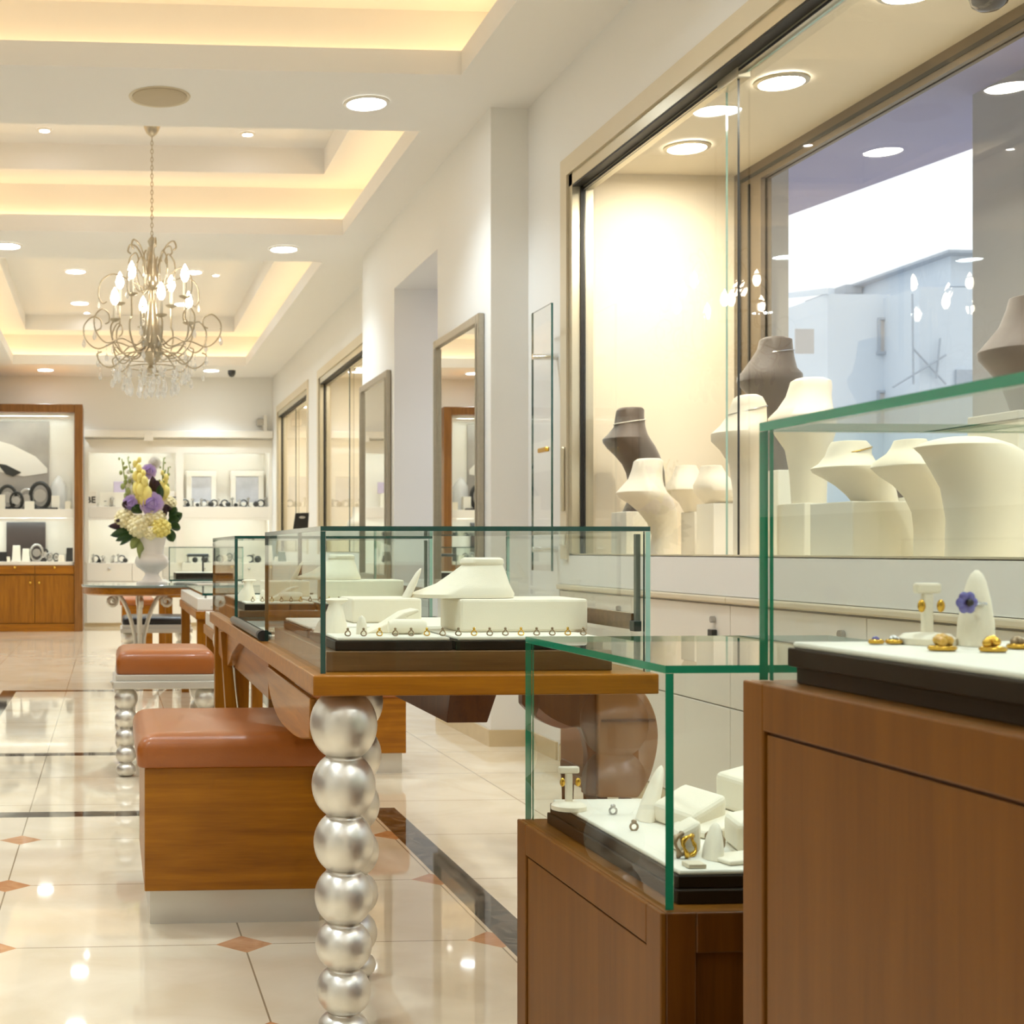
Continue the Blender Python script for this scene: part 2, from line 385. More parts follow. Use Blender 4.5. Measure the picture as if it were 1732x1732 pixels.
# ---- shop windows (showcases behind sliding glass)
def showcase(n, y0, y1, back, street):
    b = B()
    X0 = W+T
    b.box(X0, back, y1-.0, y1+.1, SILL-.05, HEAD+.15)            # far end wall
    b.box(X0, back, y0-.1, y0, SILL-.05, HEAD+.15)
    b.box(W+.02, back+.1, y0, y1, HEAD+.01, HEAD+.12)                # its ceiling
    b.box(W+.02, back+.1, y0, y1, SILL-.06, SILL-.004)           # its platform
    if not street: b.box(back, back+.1, y0-.1, y1+.1, SILL-.06, HEAD+.12)
    o = struct(b, 'window_%d' % n, pbsdf('showcase cream lining %d' % n, srgb(238, 226, 202), .6, noise=.02))
    f = B()                                                      # room-side frame: casing and aluminium track
    f.box(W-.012, W, y1, y1+.085, SILL-.02, HEAD+.085); f.box(W-.012, W, y0-.085, y0, SILL-.02, HEAD+.085)
    f.box(W-.012, W, y0, y1, HEAD, HEAD+.085)
    c = f.build('casing', 'casing', o)
    f = B(); f.box(W, W+T, y1-.045, y1, SILL, HEAD); f.box(W, W+T, y0, y0+.045, SILL, HEAD); f.box(W+.0, W+.045, y0, y1, HEAD-.055, HEAD)
    f.box(W+.05, W+T, y0, y1, HEAD-.075, HEAD); f.box(W, W+T, y0, y1, SILL-.003, SILL+.006)
    f.build('window_frame', 'alu', o)
    f = B(); f.box(W+.002, W+.048, y0, y1, HEAD-.064, HEAD-.055); f.box(W+.038, W+.052, y1-.055, y1-.045, SILL, HEAD-.055); f.box(W+.001, W+.02, y0, y1, SILL-.008, SILL-.001)
    f.box(W+.049, W+.052, y0, y1, HEAD-.079, HEAD-.07)
    f.build('gasket', 'black', o)
    return o
w1 = showcase(1, YA0, YA1, S, True); w2 = showcase(2, YB0, YB1, 2.75, False); w3 = showcase(3, YC0, YC1, 2.75, False)
def pane(parent, x0, x1, y0, y1, z0, z1, name='pane', glass='glass', edge='edge', axis='X'):
    b = B(parent.location if parent else (0, 0, 0))
    m = {'X': (0, 0, 1, 1, 0, 1), 'Y': (1, 1, 0, 0, 0, 1), 'Z': (1, 1, 1, 1, 0, 0)}[axis]
    b.box(x0, x1, y0, y1, z0, z1, mis=m)
    return b.build(name, [glass, edge], parent)
ym = YX(1245, W+.05)
pane(w1, W+.055, W+.063, ym, YA1-.05, SILL+.006, HEAD-.08, 'sliding_pane', 'glasswin', 'darksteel')
pane(w1, W+.078, W+.086, YA0+.05, ym+.14, SILL+.006, HEAD-.08, 'sliding_pane', 'glasswin', 'edgelight')
q = B(); q.box(W+.045, W+.095, ym-.02, ym+.14, HEAD-.1, HEAD-.03); q.build('pane_clamp', 'alu', w1, bevel=.004)
for (ww, a, e) in ((w2, YB0, YB1), (w3, YC0, YC1)):
    mid = a+(e-a)*.52
    pane(ww, W+.055, W+.063, mid, e-.05, SILL+.006, HEAD-.08, 'sliding_pane', 'glasswin', 'darksteel')
    pane(ww, W+.078, W+.086, a+.05, mid+.15, SILL+.006, HEAD-.08, 'sliding_pane', 'glasswin', 'edgelight')
# street-side glazing of the near showcase
sf = B(); sf.box(S, S+.05, YA1-.26, YA1, SILL-.05, HEAD+.02); sf.box(S, S+.05, YA0, YA1-.26, HEAD-.07, HEAD+.02); sf.box(S, S+.05, YA0, YA1-.26, SILL-.05, SILL)
sf.build('street_frame', pbsdf('bronze aluminium', srgb(126, 112, 92), .35, metal=.4, noise=.05), w1)
sf = B(); sf.box(S-.006, S+.004, YA1-.07, YA1-.05, SILL, HEAD-.04); sf.box(S-.006, S+.004, YA1-.16, YA1-.145, SILL, HEAD-.07); sf.box(S-.006, S+.004, YA0, YA1-.05, HEAD-.045, HEAD-.03)
sf.build('frame_bead', 'darksteel', w1)
pane(w1, S+.02, S+.032, YA0, YA1-.26, SILL, HEAD-.07, 'street_pane', 'glasswin', 'edge')

# ---- outside: arcade and the house across the street
M['stucco'] = pbsdf('pale grey stucco', srgb(206, 206, 204), .8, noise=.04, nscale=4)
M['ext'] = pbsdf('white rendered facade', srgb(214, 222, 230), .85, noise=.03, nscale=1.5)
M['extgrey'] = pbsdf('grey roof tank', srgb(176, 184, 194), .7, noise=.06)
M['shutter'] = pbsdf('beige roller shutter', srgb(196, 190, 186), .7, noise=.03)
M['ground'] = pbsdf('pale paving', srgb(190, 188, 184), .9, noise=.08)
b = B(); b.box(W+1.61, 60, -30, 80, -.16, -.1); struct(b, 'ground_street', 'ground')
XC0 = 3.9
yl0, yl1 = XC0/r(1335), XC0/r(1292)
yr1 = XC0/r(1645)
b = B(); b.box(XC0, XC0+.5, yr1-.75, yr1, -.1, 3.6); struct(b, 'column_2', 'stucco')
zs = 3.06
def CZ(px, py, z):
    Y = (H-z)*F/(py-V0)/(r(px)*ST+CT); return P(px, py, Y)
p1, p2, p3, p4 = CZ(1335, 364, zs), CZ(1660, 246, zs), Vector((S+.06, .5, zs)), Vector((S+.06, 12, zs))
d12 = (p1-p2); far = p1+d12*2.2; near = p2-d12*2.5
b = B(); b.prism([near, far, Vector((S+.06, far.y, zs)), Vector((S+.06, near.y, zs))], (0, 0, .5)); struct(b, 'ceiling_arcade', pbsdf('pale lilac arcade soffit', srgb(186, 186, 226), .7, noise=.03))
b = B(); b.box(S+.0, S+.12, YA0, YA1+1.5, HEAD+.02, zs+.3); b.box(S+.0, r(1334)*YA1, YA1+.002, DY0-.1, -.1, zs+.3); b.box(S+.0, S+.12, YA0, YA1, -.1, SILL-.05); b.box(S+.0, S+.1, DY1+.1, YF, -.1, zs+.3); struct(b, 'wall_street', 'stucco')
YD = 26.0
hs = thing('house', P(1500, 900, YD+3), 'pale blue-white rendered house across the street', 'house')
def eb(px0, px1, py0, py1, y0, y1, name, mat, z0=None, bevel=0):
    a = P(px0, py0, y0); e = P(px1, py1, y0)
    b = B(hs.location); b.box(a.x, e.x, y0, y1, e.z if z0 is None else z0, a.z); return b.build(name, mat, hs, bevel=bevel)
eb(1400, 1560, 497, 900, YD, YD+6, 'wall', 'ext', -.1)
a = P(1400, 497, YD); e_ = P(1325, 505, YD+3.2)
b = B(hs.location); b.prism([Vector((a.x, a.y, -.1)), Vector((e_.x, e_.y, -.1)), Vector((e_.x+4, e_.y, -.1)), Vector((a.x+4, a.y+.01, -.1))], (0, 0, a.z+.1-.05)); b.build('side_wall', 'ext', hs)
b = B(hs.location); b.prism([P(1400, 497, YD-.25), P(1328, 505, YD+3), P(1328, 505, YD+4), P(1412, 497, YD+2)], (0, 0, .12)); b.build('cornice', 'ext', hs)
eb(1555, 1680, 485, 900, YD-1.2, YD+5, 'annex_wall', 'ext', -.1)
eb(1608, 1680, 428, 485, YD-1, YD+4, 'stair_tower', 'ext')
q = eb(1604, 1690, 422, 428, YD-1.3, YD+4, 'tower_roof', 'extgrey')
eb(1513, 1556, 461, 497, YD+1, YD+4, 'roof_room', 'ext')
eb(1556, 1610, 449, 486, YD+.6, YD+3.6, 'roof_tank', 'extgrey', bevel=.12)
eb(1430, 1458, 481, 496, YD+2, YD+3, 'chimney', 'extgrey')
for (x0, x1, y0, y1) in ((1487, 1544, 542, 596), (1486, 1545, 665, 720)):
    w_ = eb(x0, x1, y0, y1, YD-.03, YD+.05, 'window', 'shutter'); 
    a = P(x0, y0, YD); e = P(x1, y1, YD); f = B(hs.location); f.box(a.x-.04, e.x+.04, YD-.07, YD, a.z, a.z+.05); f.box(a.x-.04, a.x, YD-.06, YD, e.z, a.z); f.box(e.x, e.x+.04, YD-.06, YD, e.z, a.z); f.box(a.x-.06, e.x+.06, YD-.1, YD, e.z-.05, e.z); f.build('window_surround', 'extgrey', w_)
eb(1346, 1377, 556, 598, YD-.02, YD+.02, 'window', 'shutter')
eb(1618, 1650, 625, 660, YD-1.26, YD-1.19, 'window', 'extgrey')
b = B(hs.location)
for (p, q_) in (((1543, 497), (1545, 650)), ((1545, 590), (1600, 650)), ((1510, 655), (1600, 600)), ((1590, 572), (1584, 640))): b.tube([P(*p, YD-1.3), P(*q_, YD-1.3)], .02, 5)
b.build('cable', 'extgrey', hs)

# ---- base cabinets under the near shop window
for k, (y0, y1, lb) in enumerate(((YX(1236, W), YA1+.124, 'white base cabinet under the shop window, beside the pier'), (2.86, YX(1236, W), 'white base cabinet under the middle of the shop window'), (1.206, 2.86, 'white base cabinet under the near end of the shop window'))):
    t = thing('base_cabinet', (W+.2, (y0+y1)/2, 0), lb, 'cabinet', 'white base cabinets under the shop window')
    o = t.location
    b = B(o); b.box(W+.018, W+.6, y0, y1, .0, .815); b.build('carcass', 'cabwhite', t)
    b = B(o); b.box(W-.006, W+.018, y0+.001, y1-.001, 0, .08); b.build('plinth', 'skirt', t)
    b = B(o); b.box(W-.02, W+.6, y0, y1, .815, .838); b.build('worktop_moulding', 'casing', t, bevel=.006)
    ymid = (y0+y1)/2
    for (a, e) in ((y0, ymid), (ymid, y1)):
        d = B(o); d.box(W-.002, W+.018, a+.002, e-.002, .458, .808); dd = d.build('drawer', 'cabwhite', t, bevel=.002)
        kx = B(o); kx.lathe([(.012, -.014), (.012, 0)], (W-.003, a+.12, .755), 12, axis='X'); kx.build('lock', 'steel', dd, smooth=40)
        kx = B(o); kx.box(W-.02, W-.002, a+.1, a+.14, .69, .72); kx.build('latch', 'darksteel', dd, bevel=.003)
        d = B(o); d.box(W-.002, W+.018, a+.002, e-.002, .085, .454); d.build('door', 'cabwhite', t, bevel=.002)

# ---- mirrors on the pier
def mirror(pl, pr, lb):
    y1, y0 = YX(pl, WP), YX(pr, WP); zt_ = PX(pl, 578 if pl > 700 else 655, WP).z; zb = .78
    t = thing('wall_mirror', (WP, (y0+y1)/2, zb), lb, 'mirror', 'silver framed wall mirrors'); o = t.location
    fw = .048
    b = B(o); 
    for (a, e, z0, z1) in ((y0, y0+fw, zb, zt_), (y1-fw, y1, zb, zt_), (y0+fw, y1-fw, zb, zb+fw), (y0+fw, y1-fw, zt_-fw, zt_)): b.box(WP-.035, WP-.001, a, e, z0, z1)
    for (a, e, z0, z1) in ((y0+fw-.012, y0+fw, zb+fw, zt_-fw), (y1-fw, y1-fw+.012, zb+fw, zt_-fw)): b.box(WP-.042, WP-.03, a, e, z0, z1)
    b.build('frame', 'mirrorframe', t, bevel=.008)
    b = B(o); b.box(WP-.018, WP-.002, y0+fw-.005, y1-fw+.005, zb+fw-.005, zt_-fw+.005); b.build('mirror_glass', 'mirror', t)
mirror(742, 820, 'tall silver framed mirror between the doorway and the pier corner')
mirror(615, 662, 'tall silver framed mirror on the far side of the doorway')

# ---- glass panel on stand-offs beside the shop window
XG = W-.1
y1, y0 = YX(899, XG), YX(932, XG); zt_ = PX(932, 512, XG).z; zb = PX(932, 966, XG).z
t = thing('wall_glass_sheet', (W, (y0+y1)/2, zb), 'clear glass panel standing off the wall beside the shop window', 'glass panel'); o = t.location
pane(t, XG, XG+.01, y0, y1, zb, zt_, 'pane', 'glasswin', 'edge')
for z in (zt_-.22, zb+.1):
    b = B(o); b.lathe([(.014, XG-W-.02), (.014, 0)], (W, y1-.08, z), 12, axis='X'); b.build('standoff', 'chrome', t, smooth=40)
b = B(o); b.box(XG-.02, XG, y0+.02, y0+.14, PX(920, 762, XG).z-.01, PX(920, 762, XG).z+.012); b.build('latch', 'gold', t, bevel=.005)
# sliding-window handle and socket on the window jamb
b = B((W, YA1+.03, 1.2)); b.box(W-.03, W-.013, YA1+.015, YA1+.035, 1.18, 1.48); tag(b.build('pull_handle', 'alu', bevel=.006), 'slim metal pull handle on the jamb of the shop window', 'handle')
b = B((W, YA1+.03, 1.02)); b.box(W-.03, W-.013, YA1+.005, YA1+.05, 1.02, 1.1); tag(b.build('wall_socket', 'white', bevel=.006), 'small white socket at the foot of the shop window jamb', 'socket')

# ---- ceiling fixtures
def downlight(x, y, z, rad, lb, grp, lens='lamp', ring='cabwhite', name='downlight'):
    t = thing(name, (x, y, z), lb, 'ceiling light', grp)
    b = B(); b.lathe([(rad+.022, -.001), (rad+.02, -.008), (rad+.004, -.012), (rad, -.004)], (0, 0, 0), 28, caps=False); b.build('trim_ring', ring, t, smooth=50)
    b = B(); b.lathe([(.001, -.006), (rad, -.006)], (0, 0, 0), 28, caps=False)
    b.f = [f[::-1] for f in b.f]
    # lens disc facing down
    b.build('lens', lens, t)
    if rad > .06:
        sd = bpy.data.lights.new('downlight_lamp', 'SPOT'); sd.energy = (46 if y < .8 else 66) if lens == 'lamp' else 14
        sd.color = (.80, .92, 1) if lens != 'lampcase' else (1, .93, .8); sd.spot_size = math.radians(122); sd.spot_blend = .85; sd.shadow_soft_size = rad
        so_ = bpy.data.objects.new('downlight_lamp', sd); COL.objects.link(so_); so_.parent = t; so_.location = (0, 0, -.03)
    return t
G1 = 'round downlights in the ceiling'
for (x, y, lb) in ((1.29, 6.77, 'round downlight in the ceiling beam nearest the pier'), (-.79, 6.77, 'round downlight in the nearest beam, out over the aisle'),
                   (1.30, 10.09, 'round downlight in the beam to the right of the chandelier'), (-.755, 10.11, 'round downlight in the beam to the left of the chandelier'),
                   (1.274, 16.98, 'round downlight by the dome camera at the far end'), (-.795, 17.05, 'round downlight above the timber display alcove'),
                   (1.29, 2.1, 'round downlight in the ceiling above the nearest showcases'), (-.79, 2.1, 'round downlight in the ceiling beside the camera'), (1.29, -.6, 'added unseen downlight in the ceiling behind the camera on the window side'), (-.79, -.6, 'added unseen downlight in the ceiling behind the camera over the aisle'), (1.9, .6, 'added unseen downlight in the window-side ceiling just behind the camera'), (-1.75, .6, 'added unseen downlight in the ceiling by the back wall'), (-1.75, 4.5, 'round downlight in the side ceiling over the near aisle'), (-1.75, 8.5, 'round downlight in the side ceiling over the middle aisle'), (-1.75, 12.5, 'round downlight in the side ceiling over the far aisle')):  # lamps behind the camera are unseen, added to brighten camera-facing sides
    downlight(x, y, ZC, .095, lb, G1)
G2 = 'round downlights inside the coffers'
for (x, y, lb) in ((-.34, 13.8, 'left one of the front pair of downlights in the far coffer'), (.838, 13.76, 'right downlight of the far coffer, behind the chandelier'), (-.337, 15.57, 'rear downlight on the left of the far coffer'), (.838, 15.57, 'rear downlight on the right of the far coffer'), (-.34, 4.4, 'left downlight of the nearest coffer'), (.84, 4.4, 'right downlight of the nearest coffer'), (-.34, 11.9, 'first downlight on the left of the far coffer'), (.838, 11.9, 'first downlight on the right of the far coffer')):
    downlight(x, y, 3.82, .095, lb, G2)
for (x, y, lb) in ((-.434, 9.17, 'tiny spotlight left of the chandelier canopy'), (.934, 9.17, 'tiny spotlight right of the chandelier canopy'), (1.09, 13.9, 'tiny spotlight in the far coffer on the right'), (-.267, 16.2, 'tiny spotlight in the far coffer on the left')):
    downlight(x, y, 3.82, .032, lb, 'tiny coffer spotlights', 'spot', name='spotlight')
for (x, y, lb) in ((2.5, 5.75, 'showcase downlight nearest the end wall'), (2.5, 4.92, 'second showcase downlight from the end wall'), (2.5, 4.1, 'third showcase downlight, cut by the top of the photo'), (2.5, 3.2, 'showcase downlight above the nearest busts'), (2.5, 2.2, 'showcase downlight closest to the camera')):
    downlight(x, y, HEAD+.009, .078, lb, 'showcase downlights', 'lampcase', 'alu')
for (a, e, nm) in ((YB0, YB1, 'middle'), (YC0, YC1, 'far')):
    for k, f_ in enumerate((.25, .75)): downlight(2.45, a+(e-a)*f_, HEAD+.009, .078, '%s downlight in the %s shop window' % (('nearer', 'farther')[k], nm), 'showcase downlights', 'lampcase', 'alu')
downlight(2.5, 8.3, DH+.003, .065, 'small downlight in the doorway passage', 'passage light', 'spot')
sp_ = CZ(270, 163, ZC)
t = thing('ceiling_speaker', (sp_.x, sp_.y, ZC), 'round flush speaker grille in the ceiling above the chandelier', 'speaker')
b = B(); b.lathe([(.001, -.006), (.13, -.008), (.135, -.006), (.136, -.001)], (0, 0, 0), 32, caps=False); b.build('grille', pbsdf('beige perforated grille', srgb(190, 174, 146), .7, noise=.05, bump=.3, bscale=800), t, smooth=50)
b = B(); b.lathe([(.136, -.001), (.15, -.007), (.154, -.001)], (0, 0, 0), 32, caps=False); b.build('trim_ring', 'casing', t, smooth=50)
q = CZ(391, 628, ZC)
t = thing('mounted_dome_camera', (q.x, 17.0, ZC), 'small dark dome camera under the far ceiling', 'camera')
b = B(); b.lathe([(.05, 0), (.05, -.025), (.045, -.05), (.03, -.075), (.001, -.085)], (0, 0, 0), 20); b.build('dome', 'darkglass', t, smooth=50)
q = CZ(1700, -14, HEAD)
t = thing('mounted_dome_camera', (q.x-.05, q.y, HEAD+.009), 'dark dome camera under the showcase ceiling', 'camera')
b = B(); b.lathe([(.06, 0), (.06, -.02), (.05, -.05), (.03, -.065), (.001, -.07)], (0, 0, 0), 20); b.build('dome', 'darkglass', t, smooth=50)

# spot lamp washing the showcase end wall
sl = bpy.data.lights.new('spot_lamp', 'SPOT'); sl.energy = 28; sl.color = (1, .86, .62); sl.spot_size = math.radians(75); sl.spot_blend = .8; sl.shadow_soft_size = .03
so = bpy.data.objects.new('spot_lamp', sl); COL.objects.link(so); so.location = (2.45, 5.1, HEAD-.04)
so.rotation_euler = (Vector((2.5, 6.18, 1.95))-so.location).to_track_quat('-Z', 'Y').to_euler()

# sky
wd = bpy.data.worlds.new('world'); SC.world = wd; wd.use_nodes = True
wd.node_tree.nodes['Background'].inputs[0].default_value = (.88, .94, 1, 1); wd.node_tree.nodes['Background'].inputs[1].default_value = .85
# ================================================================== furniture
def beads(b, x, y, ztop, zbot, hs, rs, seg=24):
    # stack of balls shrinking towards the foot: relative heights hs, radii rs
    k = (ztop-zbot)/sum(hs); z = ztop; prof = []
    for q, hh in zip(rs, hs):
        h = hh*k/2; e = .16
        for j in range(15):
            a = math.pi*(e+(1-2*e)*j/14)
            prof.append((q*math.sin(a)**.9, z-h+h*math.cos(a)/math.cos(math.pi*e)))
        z -= 2*h
    prof.reverse()
    b.lathe(prof, (x, y, 0), seg)
TLH = [105, 98, 92, 87, 76, 74, 48]; TLR = [.0685, .065, .061, .059, .0575, .0555, .052]
# ---- display table
TY0, TY1 = 2.66, 5.44
TX0, TX1 = P(530, 1145, TY0).x, P(1115, 1145, TY0).x
TZ = P(530, 1143, TY0).z; TB = P(530, 1178, TY0).z; KX = .955
t = thing('display_table', ((TX0+TX1)/2, (TY0+TY1)/2, 0), 'long honey wood display table with a beaded silver front leg', 'table'); o = t.location
b = B(o); b.box(TX0, TX1, TY0, TY1, TB, TZ); b.build('tabletop', 'woodX', t, bevel=.003)
b = B(o); beads(b, P(581, 1300, TY0+.085).x, TY0+.085, TB-.002, .0, TLH, TLR, 36); b.build('leg', 'silver', t, smooth='all')
b = B(o); beads(b, P(598, 1300, TY0+.5).x, TY0+.5, TB-.002, .0, TLH, TLR, 32); b.build('leg', 'silver', t, smooth='all')
b = B(o); beads(b, .475, TY1-.1, TB-.002, .0, TLH, TLR, 24); b.build('leg', 'silver', t, smooth='all')
# curved side brackets under the left edge
XB_ = TX0+.012
def outl(pts, x): return [PX(px, py, x) for px, py in pts]
def smoothed(pts, n=4):
    return [tuple(v)[:2] for v in spline([(p[0], p[1], 0) for p in pts], n)]
lob = smoothed([(452, 1127), (453, 1150), (459, 1185), (472, 1218), (492, 1240), (506, 1249), (518, 1250)])+[(523, 1249), (524, 1181)]
b = B(o); b.prism(outl(lob, XB_), (.014, 0, 0)); b.build('curved_bracket', 'woodY', t, bevel=.003)
lob2 = smoothed([(361, 1048), (362, 1075), (367, 1100), (376, 1118), (382, 1127), (387, 1121), (392, 1105), (402, 1090)])+[(412, 1084)]
b = B(o); b.prism(outl(lob2, XB_), (.03, 0, 0)); b.build('curved_bracket', 'woodY', t, bevel=.003)
b = B(o); b.box(.44, .50, 3.75, 5.05, .585, TB); b.build('under_rail', 'woodY', t, bevel=.003)
# tapered drawer box under the middle
b = B(o); x0, x1 = .815*KX, .925*KX
b.rings([[Vector((x0-.0, 3.1, .6)), Vector((x1-.01, 3.1, .6)), Vector((x1-.01, 4.8, .6)), Vector((x0, 4.8, .6))], [Vector((x0, 3.05, TB)), Vector((x1+.012, 3.05, TB)), Vector((x1+.012, 4.8, TB)), Vector((x0, 4.8, TB))]])
b.build('drawer_box', 'wooddark', t, bevel=.002)
b = B(o); b.box(TX0+.0, TX0+.052, 5.16, 5.21, 0, TB); b.build('end_post', 'woodZ', t, bevel=.002)
b = B(o); b.prism([Vector((.41*KX, 4.78, TB)), Vector((.52*KX, 4.78, TB)), Vector((.505*KX, 4.78, 0)), Vector((.46*KX, 4.78, 0))], (0, .05, 0)); b.build('tapered_support', 'woodZ', t, bevel=.002)
# bright rod added in place of the light line of the sloping gap
b = B(o); b.tube([(.428, 4.775, .66), (.457, 4.775, .4)], .004, 6); b.build('gap_line', 'chrome', t)

def glass_case(t, x0, x1, y0, y1, z0, z1, th=.01, edge='edge', left_edge=None, back=True):
    o = t.location
    pane(t, x0, x0+th, y0, y1, z0, z1-th, 'left_pane', 'glass', left_edge or edge, 'X')
    pane(t, x1-th, x1, y0, y1, z0, z1-th, 'right_pane', 'glass', 'edgelight', 'X')
    pane(t, x0+th+.001, x1-th-.001, y0+.001, y0+th, z0, z1-th, 'front_pane', 'glass', edge, 'Y')
    if back: pane(t, x0+th+.001, x1-th-.001, y1-th, y1-.001, z0, z1-th, 'back_pane', 'glass', edge, 'Y')
    pane(t, x0, x1, y0, y1, z1-th+.0005, z1, 'top_pane', 'glass', edge, 'Z')
CX_0, CX_1 = P(542, 893, 2.69).x, P(1100, 893, 2.69).x
CY0, CY1 = 2.69, 3.66
CZ1 = P(545, 890, 2.69).z
def table_case(dy, lb, mover):
    t = thing('glass_case', ((CX_0+CX_1)/2, CY0+dy, TZ), lb, 'glass case', 'glass cases on the display table'); o = t.location
    glass_case(t, CX_0, CX_1, CY0+dy, CY1+dy, TZ+.001, CZ1)
    # sliding back track on the right and its post
    b = B(o); b.box(CX_1-.022, CX_1-.0125, CY0+dy+.02, CY0+dy+.032, TZ+.1, CZ1-.015); b.build('lock_post', 'casegrey', t)
    b = B(o); b.box(CX_1-.026, CX_1-.0125, CY0+dy+.035, CY1+dy-.02, TZ+.085, TZ+.118); b.build('door_rail', 'plinth', t)
    b = B(o); b.box(CX_1-.028, CX_1-.0122, CY0+dy+.014, CY0+dy+.04, TZ+.082, TZ+.104); b.build('rail_stop', 'darksteel', t, bevel=.002)
    b = B(o); b.box(CX_0+.02, CX_1-.06, CY0+dy+.05, CY1+dy-.05, TZ, TZ+.042); b.build('plinth', 'plinth', t, bevel=.002)
    return t
table_case(0, 'nearest glass case on the display table, with its dark green front edge', 0)
table_case(1.86, 'second glass case at the far end of the display table', 1)
TRZ = TZ+.042
def tray(x0, x1, y0, y1, z, lb, grp, th=.02, mat='tray', pad='white'):
    t = thing('display_tray', ((x0+x1)/2, (y0+y1)/2, z), lb, 'tray', grp); o = t.location
    b = B(o); b.box(x0, x1, y0, y1, z, z+th); b.build('tray_base', mat, t, bevel=.002)
    b = B(o); b.box(x0+.004, x1-.004, y0+.003, y1-.004, z+th, z+th+.007); b.build('pad', pad, t, bevel=.003)
    return t
PADZ = TRZ+.027
def neckform(px_, Y, name, lb, grp=None, mat='cream', cat='necklace display'):
    # px_ : rows (py, pxl, pxr, half depth) bottom to top, as seen; solid with real depth
    ringsv = []
    base = P((px_[0][1]+px_[0][2])/2, px_[0][0], Y)
    for (py, a, e, hw) in px_:
        pa, pe = P(a, py, Y), P(e, py, Y); c = (pa+pe)/2; hx = (pe.x-pa.x)/2
        rg = []
        for k in range(28):
            an = 2*math.pi*k/28; ca, sa = math.cos(an), math.sin(an)
            rg.append(Vector((c.x+hx*math.copysign(abs(ca)**.85, ca), Y+hw*math.copysign(abs(sa)**.85, sa), c.z)))
        ringsv.append(rg)
    b = B(base); b.rings(ringsv)
    return tag(b.build(name, mat, smooth=50, bevel=.002), lb, cat, grp)
def setz(o, z):              # rest an object on height z
    lo = min((o.matrix_world if False else Matrix.Translation(o.location)) @ v.co for v in o.data.vertices)
def rest(o, z):
    m = min(v.co.z for v in o.data.vertices); o.location.z = z-m; return o
def place(o, x, y, z, rz=0):
    o.location = (x, y, z); o.rotation_euler = (0, 0, rz); return o
def bx(name, x0, x1, y0, y1, z0, z1, mat, lb, cat, grp=None, bevel=.003):
    b = B(((x0+x1)/2, (y0+y1)/2, z0)); b.box(x0, x1, y0, y1, z0, z1)
    return tag(b.build(name, mat, bevel=bevel), lb, cat, grp)
GN = 'cream neck displays in the glass cases'
